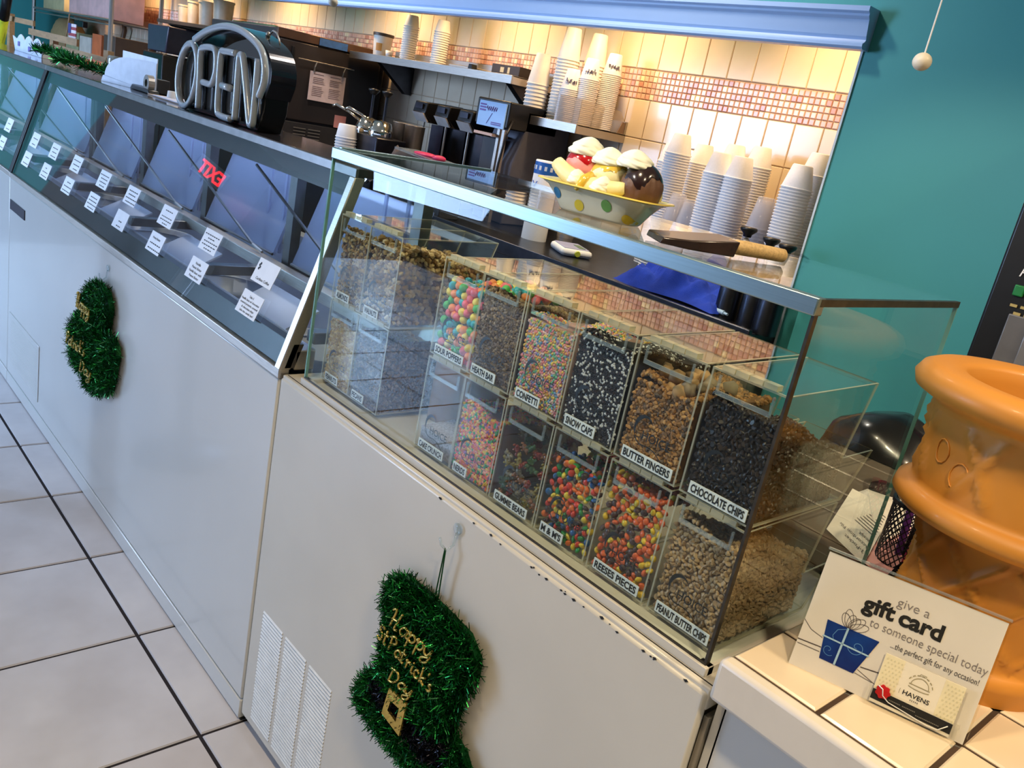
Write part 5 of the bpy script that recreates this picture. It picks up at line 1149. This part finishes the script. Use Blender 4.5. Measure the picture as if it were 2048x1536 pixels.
# gift card in the pocket
C0, C1, D0, D1 = .089, .1700, .0015, .0570
gc = thing('gift_card', 'patterned store gift card reading HAVENS in the sign pocket', 'gift card', SP(.13, .002, .004))
put('card', plate(MB(), C0, D0, C1, D1, .0034, .0042), mat('card_cream', (226, 218, 196), .4, var=.01), gc)
q = MB(); cpat = mat('card_pattern', (206, 198, 160), .5); plate(q, C0+.0003, .0165, C0+.020, D1-.0003, .0042, .0044, 0); plate(q, C1-.020, .0165, C1-.0003, D1-.0003, .0042, .0044, 0)
for s0 in (C0+.001, C1-.019):
    for i in range(5):
        for j in range(9):
            a = s0+.0022+i*.0037+(.0018 if j % 2 else 0); b = .0185+j*.0042
            quad2d(q, [(a, b-.0012), (a+.0009, b), (a, b+.0012), (a-.0009, b)], .0047, 1)
put('diamond_pattern', q, [mat('card_side', (224, 214, 176), .5), cpat], gc)
q = MB(); plate(q, C0, .0050, C1, .0160, .0042, .0045, 0); put('black_stripe', q, INK, gc)
q = MB(); txt(q, 'HAVENS', SP((C0+C1)/2-.013, .0235, .0047), uu, vv, .0048, .0265, .015); put('lettering', q, INK, gc)
q = MB(); mid = (C0+C1)/2
for k in range(5): quad2d(q, [(mid-.0045+k*.0018, .0198), (mid-.0035+k*.0018, .0198), (mid-.0033+k*.0018, .0215), (mid-.0043+k*.0018, .0212)], .0047)
for k in range(16): quad2d(q, [(C0+.018+k*.0017, .0105), (C0+.0192+k*.0017, .0105), (C0+.0192+k*.0017, .0116), (C0+.018+k*.0017, .0116)], .0049) if k != 7 else None
for k in range(14): quad2d(q, [(C0+.046+k*.0017, .0075), (C0+.0472+k*.0017, .0075), (C0+.0472+k*.0017, .0086), (C0+.046+k*.0017, .0086)], .0049)
put('fine_print', q, mat('fine_grey', (120, 116, 108), .5), gc)
q = MB(); em = mat('emblem_olive', (150, 140, 104), .5)
def arcp(cx, cy, r, a0, a1, n=18, e=1.0): return [(cx+r*math.cos(math.radians(a0+(a1-a0)*k/n)), cy+r*e*math.sin(math.radians(a0+(a1-a0)*k/n))) for k in range(n+1)]
line(q, arcp(mid, .0375, .0088, 0, 180), .0007, .0047); line(q, [(mid-.0105, .0372), (mid+.0105, .0372)], .0009, .0047); line(q, arcp(mid, .0350, .0105, 190, 350, 18, .18), .0008, .0047)
for k in range(7): line(q, arcp(mid, .0365, .0128, 18+k*21, 31+k*21, 4), .0010, .0047)
line(q, [(mid-.003, .0492), (mid+.003, .0492), (mid+.003, .0508), (mid-.003, .0508), (mid-.003, .0492)], .0004, .0047); line(q, arcp(mid, .0255, .0165, 170, 190), .0004, .0047)
put('emblem', q, em, gc)
q = MB().add([SP(C0+.010+.0072*(1+.10*math.cos(7*a))*math.cos(a), .0165+.0072*(1+.10*math.cos(7*a))*math.sin(a), c) for c in (.0046, .0064) for a in [2*PI*k/42 for k in range(42)]], [tuple(42+k for k in range(42))] + [(k, (k+1) % 42, 42+(k+1) % 42, 42+k) for k in range(42)])
put('red_seal', q, mat('wax_red', (196, 36, 40), .3, var=.15, coat=.4), gc)
q = MB().tube([SP(C0+.004, .0215, .0068), SP(C0+.009, .0195, .0074), SP(C0+.011, .013, .0074), SP(C0+.018, .0085, .006), SP(C1-.022, .0035, .006), SP(C1-.012, .0040, .006), SP(C1-.004, .0125, .006)], .0006, 5)
put('white_cord', q, PAPER, gc, True)
pk = put('pocket', plate(plate(plate(MB(), C0-.004, -.003, C1+.005, .0195, .0085, .0098), C0-.005, -.003, C0-.004, .0195, .003, .0098), C1+.005, -.003, C1+.006, .0195, .003, .0098), G_ACR, gs)
put('pocket_edge', plate(MB(), C0-.005, -.005, C1+.006, -.003, .003, .0105), G_PULL, gs)

# ---- giant plastic waffle cone
cx, cy = -0.238, 1.095
CONE = mat('cone_plastic', (206, 138, 52), 0.5, var=0.03, scale=5, coat=0.05)
wc = thing('giant_cone', 'giant orange plastic waffle cone container on the tiled counter', 'container', (cx, cy, RZ))
def radius(z):   # outer radius of the cone body
    P_ = [(0, .100), (.030, .104), (.040, .094), (.10, .088), (.17, .096), (.180, .104), (.183, .130), (.192, .138), (.204, .136), (.212, .122), (.26, .120), (.31, .127), (.316, .140), (.322, .152), (.334, .156), (.345, .150), (.350, .140)]
    for (z0, r0), (z1, r1) in zip(P_, P_[1:]):
        if z <= z1: t = (z-z0)/(z1-z0); return r0+(r1-r0)*t
    return P_[-1][1]
q = MB(); nu = 128; zs = [0, .010, .020, .030, .036, .040] + [.040+.0055*k for k in range(1, 25)] + [.176, .180, .183, .188, .192, .198, .204, .209, .212] + [.212+.006*k for k in range(1, 17)] + [.312, .316, .322, .328, .334, .340, .345, .349, .350]
def waffle(ph, z):
    def rid(v, w_): v = abs((v+.5) % 1.0 - .5); return max(0, 1-v/w_)
    s = 0
    if .046 < z < .172:
        k = 8; u = ph*k/(2*PI); h = (z-.046)/.126*1.5
        s = max(rid(u+h, .10), rid(u-h, .10))*min(1, (z-.046)/.012)*min(1, (.172-z)/.012)
    elif .216 < z < .306:
        k = 8; u = ph*k/(2*PI); h = (z-.216)/.09*.5
        s = max(rid(u+h, .075), rid(u-h+.5, .075)*.9)*min(1, (z-.216)/.012)*min(1, (.306-z)/.012)
    return s*.0075
for z in zs:
    for j in range(nu): ph = 2*PI*j/nu; r = radius(z)+waffle(ph, z); q.v.append((cx+r*math.cos(ph), cy+r*math.sin(ph), RZ+z))
inner = [(.128, .3505), (.112, .3490), (.104, .3475), (.101, .343), (.098, .33), (.090, .2), (.08, .05), (.0005, .045)]
for r, z in inner:
    for j in range(nu): ph = 2*PI*j/nu; q.v.append((cx+r*math.cos(ph), cy+r*math.sin(ph), RZ+z))
for k in range(len(zs)+len(inner)-1):
    for j in range(nu): q.f.append((k*nu+j, k*nu+(j+1) % nu, (k+1)*nu+(j+1) % nu, (k+1)*nu+j)); q.m.append(0)
put('cone', q, CONE, wc, True)
q = MB()
for k, chv in enumerate('JOY'): pass
for dx, z, r in ((-.030, .262, .014), (.004, .245, .015)):
    pts = []
    for k in range(13):
        a = 2*PI*k/12; ph = math.radians(-112) + (dx + r*.8*math.cos(a))/.125; zz = z + r*math.sin(a); rr = radius(zz)+.0006; pts.append((cx+rr*math.cos(ph), cy+rr*math.sin(ph), RZ+zz))
    q.tube(pts[:-1], .0011, 6, True)
put('embossed_letters', q, CONE, wc, True)

# ---- behind the cone: mesh cup, acrylic stand with papers, black bag, drink machine
mcp = thing('mesh_cup', 'black wire mesh pencil cup beside the giant cone', 'cup', (-0.395, 1.27, RZ))
MESHM = mat('black_mesh', (24, 18, 26), .4, .4)
mr_, mh = .036, .105; mc = (-.395, 1.27)
q = MB().lathe([(mr_-.002, mh-.006), (mr_+.003, mh-.006), (mr_+.003, mh), (mr_-.002, mh)], (mc[0], mc[1], RZ), 24).lathe([(0.0001, .001), (mr_, .001), (mr_+.002, .006), (mr_-.002, .008)], (mc[0], mc[1], RZ), 24)
put('rims', q, MESHM, mcp)
q = MB(); nn = 26
for k in range(nn):
    for sg in (-1, 1):
        pts = [(mc[0]+mr_*math.cos(2*PI*k/nn+sg*u*1.9), mc[1]+mr_*math.sin(2*PI*k/nn+sg*u*1.9), RZ+.006+u*(mh-.010)) for u in [i/12 for i in range(13)]]; q.tube(pts, .0009, 4, cap=False)
put('wire_mesh', q, MESHM, mcp)
for dx, dy, h, c, nm in ((-.012, .01, .12, (90,40,120), 'purple pen in the mesh cup'), (.014, -.006, .115, (200,30,80), 'pink highlighter in the mesh cup'), (.0, .018, .125, (28,26,30), 'black marker in the mesh cup')):
    solo('pen', MB().tube([(mc[0]+dx*.6, mc[1]+dy*.6, RZ+.009), (mc[0]+dx*1.5, mc[1]+dy*1.5, RZ+h)], [.0055, .0065], 8), mat('pen_'+nm[:4], c, .4), nm, 'pen', group='pens in the mesh cup', smooth=.9)
pp = thing('paper_stand', 'acrylic stand of white and pink sheets behind the case', 'stand', (-.47, 1.32, RZ))
PKP = mat('pink_sheet', (232, 168, 160), .7)
put('back_sheet', MB().add([(-.555, 1.40, RZ+.004), (-.405, 1.235, RZ+.004), (-.40, 1.24, RZ+.006), (-.43, 1.46, RZ+.05), (-.56, 1.46, RZ+.05)], [(0,1,2,3,4)]), mat('cream_sheet', (234, 222, 206), .7), pp)
sh = put('front_sheet', MB().add([(-.512, 1.262, RZ+.003), (-.420, 1.205, RZ+.003), (-.470, 1.39, RZ+.036), (-.548, 1.40, RZ+.036)], [(0,1,2,3)]), mat('cream_sheet2', (238, 226, 208), .7), pp)
put('pink_sheet', MB().add([(-.44, 1.222, RZ+.0015), (-.385, 1.200, RZ+.0015), (-.40, 1.40, RZ+.040), (-.45, 1.40, RZ+.035)], [(0,1,2,3)]), PKP, pp)
o_, a_, b_, c_ = Vector((-.420, 1.205, RZ+.003)), Vector((-.512, 1.262, RZ+.003)), Vector((-.470, 1.39, RZ+.036)), 0
ux2 = (a_-o_).normalized(); uy2 = -(b_-o_).normalized(); n2 = ux2.cross(uy2)
q = MB(); base = o_ + (b_-o_)*.02
for k, (s_, w_) in enumerate((('13-Pocket', .060), ('Accordion File', .085), ('Receipt', .035))):
    txt(q, s_, o_ + ux2*.006 - uy2*(.012+.018*(k+1)) + n2*.0008 + ux2*0, ux2, uy2, .009, w_, .004)
    # text reads from the far side
for k in range(9):
    p = o_ + ux2*.006 - uy2*(.085+k*.009) + n2*.0008; q.add([p, p+ux2*rnd.uniform(.05, .085), p+ux2*.06+uy2*.002, p+uy2*.002], [(0,1,2,3)])
put('lettering', q, mat('sheet_ink', (70, 62, 60), .7), sh)
put('acrylic', MB().add([(-.53, 1.25, RZ+.010), (-.40, 1.195, RZ+.010), (-.452, 1.40, RZ+.048), (-.565, 1.41, RZ+.048)], [(0,1,2,3)]), G_ACR, pp)
solo('black_bag', blob((-.545, 1.50, .975), (.12, .09, .10), .10, 2.2, 4, 32, 20), mat('black_vinyl', (14, 14, 15), .25, coat=.3), 'rounded black vinyl bag behind the glass case', 'bag', smooth=True)
hm = thing('hot_chocolate_machine', 'black hot chocolate dispenser at the picture edge', 'machine', (-.30, 1.9, RZ))
put('body', MB().box((-.554, 1.72, RZ), (-.10, 2.10, 1.75)), BLACKP, hm, bevel=.006)
put('picture_panel', MB().box((-.500, 1.716, 1.385), (-.15, 1.72, 1.70)), mat('cocoa_picture', (120, 70, 92), .4, var=.4, scale=9), hm, bevel=.004)
q = MB(); txt(q, 'Hot Chocolate', (-.515, 1.7175, 1.340), (1,0,0), (0,0,1), .016, .15, .0, .2); put('lettering', q, PAPER, hm)
q = MB()
for k in range(2):
    for i in range(9): q.box((-.512+i*.018+k*.01, 1.717, 1.285-k*.013), (-.500+i*.018+k*.01, 1.7185, 1.290-k*.013))
put('small_print', q, mat('gold_print', (170, 150, 90), .5), hm)
put('green_button', MB().box((-.515, 1.714, 1.305), (-.497, 1.72, 1.325)), mat('green_button', (24, 120, 60), .4), hm, bevel=.002)
put('splash_panel', MB().box((-.508, 1.715, 1.14), (-.12, 1.72, 1.272)), mat('grey_panel', (120, 118, 118), .35, .5), hm, bevel=.002)
put('panel_door', MB().box((-.470, 1.710, 1.15), (-.12, 1.716, 1.262)), mat('grey_panel2', (140, 138, 138), .35, .5), hm, bevel=.002)
for x, z in ((-.455, 1.235), (-.44, 1.165)): put('screw', MB().lathe([(0.0001, .003), (.004, .003), (.005, 0)], (x, 1.7095, z), 10, M=Matrix.Rotation(PI/2, 3, 'X')), DSTEEL, hm)
# ================================================================ TINSEL DECORATIONS
GOLDT = mat('gold_foil', (198, 170, 84), .3, .7, var=.15); BLKT = mat('black_tinsel', (16, 16, 26), .3, .6, var=.2)
def inside(p, poly):
    c = False; n = len(poly)
    for i in range(n):
        (x1, y1), (x2, y2) = poly[i], poly[(i+1) % n]
        if (y1 > p[1]) != (y2 > p[1]) and p[0] < (x2-x1)*(p[1]-y1)/(y2-y1)+x1: c = not c
    return c
def edist(p, poly):
    b = 9; n = len(poly); P = Vector(p)
    for i in range(n):
        a, c = Vector(poly[i]), Vector(poly[(i+1) % n]); t = max(0, min(1, (P-a).dot(c-a)/max(1e-12, (c-a).length_squared))); b = min(b, (P-(a+(c-a)*t)).length)
    return b
def tinsel_shape(t, poly, y0, depth, count, L, dark=None):
    xs = [p[0] for p in poly]; zs_ = [p[1] for p in poly]; n = len(poly)
    put('padding', MB().prism([(x, z) for x, z in poly], 'y', y0-.004, y0-depth*.55), TIN[1], t)
    q = MB(); q2 = MB(); k = 0
    while k < count:
        p = (rnd.uniform(min(xs), max(xs)), rnd.uniform(min(zs_), max(zs_)))
        if not inside(p, poly): continue
        e = edist(p, poly); y = y0 - .004 - depth*min(1, (e/.022))**.5*rnd.uniform(.55, 1.0); k += 1
        d = Vector((rnd.gauss(0, .8), -abs(rnd.gauss(0, .75)), rnd.gauss(0, .8))).normalized()
        if dark and inside(p, dark): tinsel(q2, (p[0], y, p[1]), d, L*rnd.uniform(.5, .8), .0016, 0)
        else: tinsel(q, (p[0], y, p[1]), d, L*rnd.uniform(.6, 1.1), .0020, rnd.choices(range(4), (6,5,2.2,.35))[0])
    for i in range(n):
        a, b = Vector(poly[i]), Vector(poly[(i+1) % n]); m = max(2, int((b-a).length/.0012))
        for j in range(m):
            p = a.lerp(b, j/m); dd = (b-a).normalized(); out = Vector((dd.y, -dd.x)); 
            if inside((p.x+out.x*.003, p.y+out.y*.003), poly): out = -out
            dk = dark and inside((p.x-out.x*.004, p.y-out.y*.004), dark)
            d = Vector((out.x+rnd.gauss(0,.5), rnd.gauss(-.25,.5), out.y+rnd.gauss(0,.5))).normalized()
            tinsel(q2 if dk else q, (p.x, y0-depth*rnd.uniform(.1,.7), p.y), d, L*rnd.uniform(.5, .95), .0018, 0 if dk else rnd.choices(range(4), (6,5,2.2,.35))[0])
    put('tinsel', q, TIN, t, kind='stuff')
    if dark: put('black_band', q2, BLKT, t, kind='stuff')
def hook(t, x, z, y, zl):
    put('clear_hook', MB().lathe([(0.0001, 0), (.009, 0), (.010, .003), (0.0001, .004)], (x, y-.001, z+.012), 14, M=Matrix.Rotation(PI/2, 3, 'X')).tube([(x, y-.003, z+.006), (x, y-.006, z-.016), (x-.002, y-.016, z-.024), (x-.012, y-.020, z-.018), (x-.018, y-.020, z-.008)], .0022, 6), G_PULL, t, True)
    put('hanging_loop', MB().tube([(x-.006, y-.016, z-.022), (x-.010, y-.014, zl), (x-.004, y-.012, zl), (x-.004, y-.016, z-.024)], .0012, 5), TIN[1], t)
HAT = [(-.994,.656),(-.955,.690),(-.898,.695),(-.840,.693),(-.777,.688),(-.745,.663),(-.742,.629),(-.760,.578),(-.768,.510),(-.735,.500),(-.706,.470),(-.715,.425),(-.76,.392),(-.82,.378),(-.881,.376),(-.94,.378),(-.995,.388),(-1.026,.402),(-1.020,.442),(-.995,.478),(-.967,.489),(-.976,.522),(-.972,.589),(-.986,.616)]
BAND = [(-.97,.455),(-.95,.447),(-.80,.438),(-.752,.455),(-.755,.500),(-.80,.492),(-.90,.484),(-.945,.495),(-.975,.490)]
ht = thing('tinsel_hat', 'green tinsel leprechaun hat with gold lettering hung on the freezer', 'decoration', (-.87, .785, .38))
tinsel_shape(ht, HAT, FY-.001, .030, 15000, .017, BAND)
hook(ht, -.857, .812, FY, .695)
def strokes(name, t, strs, y, r=.0024):
    q = MB()
    for s_ in strs: q.tube([Vector((p.x, y, p.z)) for p in smooth_path([(a, 0, b) for a, b in s_], 5)], r, 6)
    put(name, q, GOLDT, t, True)
def script(word, x, z, w_, h, slope=0.0):
    """cursive strokes in a unit em, scaled"""
    G = {'H': [[(.0,1.5),(.12,1.7),(.22,1.5),(.12,.0)],[(.62,1.7),(.5,.8),(.42,0),(.62,.05)],[(.1,.75),(.55,.85)]], 'a': [[(.5,.75),(.25,.8),(.05,.35),(.25,.0),(.5,.5),(.52,.8),(.48,.2),(.66,.1)]],
         'p': [[(.0,.6),(.12,.8),(.08,-.7)],[(.1,.4),(.3,.8),(.5,.5),(.35,.05),(.14,.15)]], 'y': [[(.0,.8),(.08,.2),(.28,.1),(.46,.8)],[(.46,.8),(.38,-.4),(.1,-.75),(.0,-.4),(.5,.1)]],
         'S': [[(.5,1.4),(.2,1.6),(.1,1.1),(.42,.7),(.35,.05),(.0,.2)]], 't': [[(.2,1.5),(.15,.2),(.35,.05)],[(.0,1.0),(.4,1.05)]], 'P': [[(.15,.0),(.2,1.5)],[(.0,1.3),(.4,1.65),(.65,1.2),(.25,.7)]],
         'r': [[(.0,.7),(.1,.75),(.1,.0)],[(.1,.5),(.3,.8),(.42,.65)]], 'i': [[(.05,.75),(.05,.1),(.22,.05)],[(.07,1.1),(.09,1.15)]], 'c': [[(.42,.65),(.2,.8),(.02,.4),(.2,.0),(.45,.15)]],
         'k': [[(.05,1.6),(.05,.0)],[(.42,.8),(.08,.4),(.45,.0)]], 's': [[(.3,.8),(.1,.6),(.3,.3),(.2,.0),(.0,.1)]], 'D': [[(.1,.0),(.15,1.5)],[(.0,1.5),(.5,1.45),(.68,.8),(.4,.05),(.05,.0)]], "'": [[(.06,1.6),(.03,1.3)]]}
    wd = {'H': .75, 'D': .78, 'P': .72, "'": .18, 'i': .28}; tot = sum(wd.get(c, .56) for c in word); sx = w_/tot; sz = h/1.6; out = []; cx_ = 0
    for c in word:
        for s_ in G[c]: out.append([(x + (cx_+a+.12*b)*sx, z + b*sz + slope*(cx_+a)*sx) for a, b in s_])
        cx_ += wd.get(c, .56)
    return out
yh = FY-.040
strokes('gold_lettering', ht, script('Happy', -.938, .612, .118, .034, .08) + script("StPatrick's", -.962, .572, .160, .030, -.02) + script('Day', -.915, .520, .066, .028, .15), yh, .0021)
q = MB(); ob = [(-.906,.508),(-.856,.512),(-.860,.446),(-.914,.452)]; ib = [(-.896,.490),(-.872,.492),(-.874,.464),(-.900,.468)]
q.add([(x, yh-.001, z) for x, z in ob+ib] + [(x, yh+.003, z) for x, z in ob+ib], [(0,1,5,4),(1,2,6,5),(2,3,7,6),(3,0,4,7),(8,12,13,9),(9,13,14,10),(10,14,15,11),(11,15,12,8),(0,8,9,1),(1,9,10,2),(2,10,11,3),(3,11,8,0)])
put('buckle', q, GOLDT, ht)
SHAM = [(-2.574,.745),(-2.487,.74),(-2.454,.70),(-2.467,.644),(-2.493,.612),(-2.433,.625),(-2.392,.609),(-2.375,.586),(-2.392,.53),(-2.415,.461),(-2.482,.426),(-2.574,.401),(-2.633,.401),(-2.623,.434),(-2.708,.42),(-2.775,.442),(-2.781,.489),(-2.793,.535),(-2.782,.577),(-2.705,.616),(-2.677,.634),(-2.692,.667),(-2.658,.707),(-2.614,.732)]
sh_ = thing('tinsel_shamrock', 'green tinsel shamrock with gold lettering hung on the dipping cabinet', 'decoration', (-2.6, .785, .40))
tinsel_shape(sh_, SHAM, FY-.001, .034, 9000, .022)
hook(sh_, -2.54, .785, FY, .745)
strokes('gold_lettering', sh_, script('Happy', -2.68, .640, .13, .045, .05) + script("Patrick's", -2.77, .495, .20, .042, .1) + script('Day', -2.62, .455, .11, .04, .1), FY-.044, .0032)
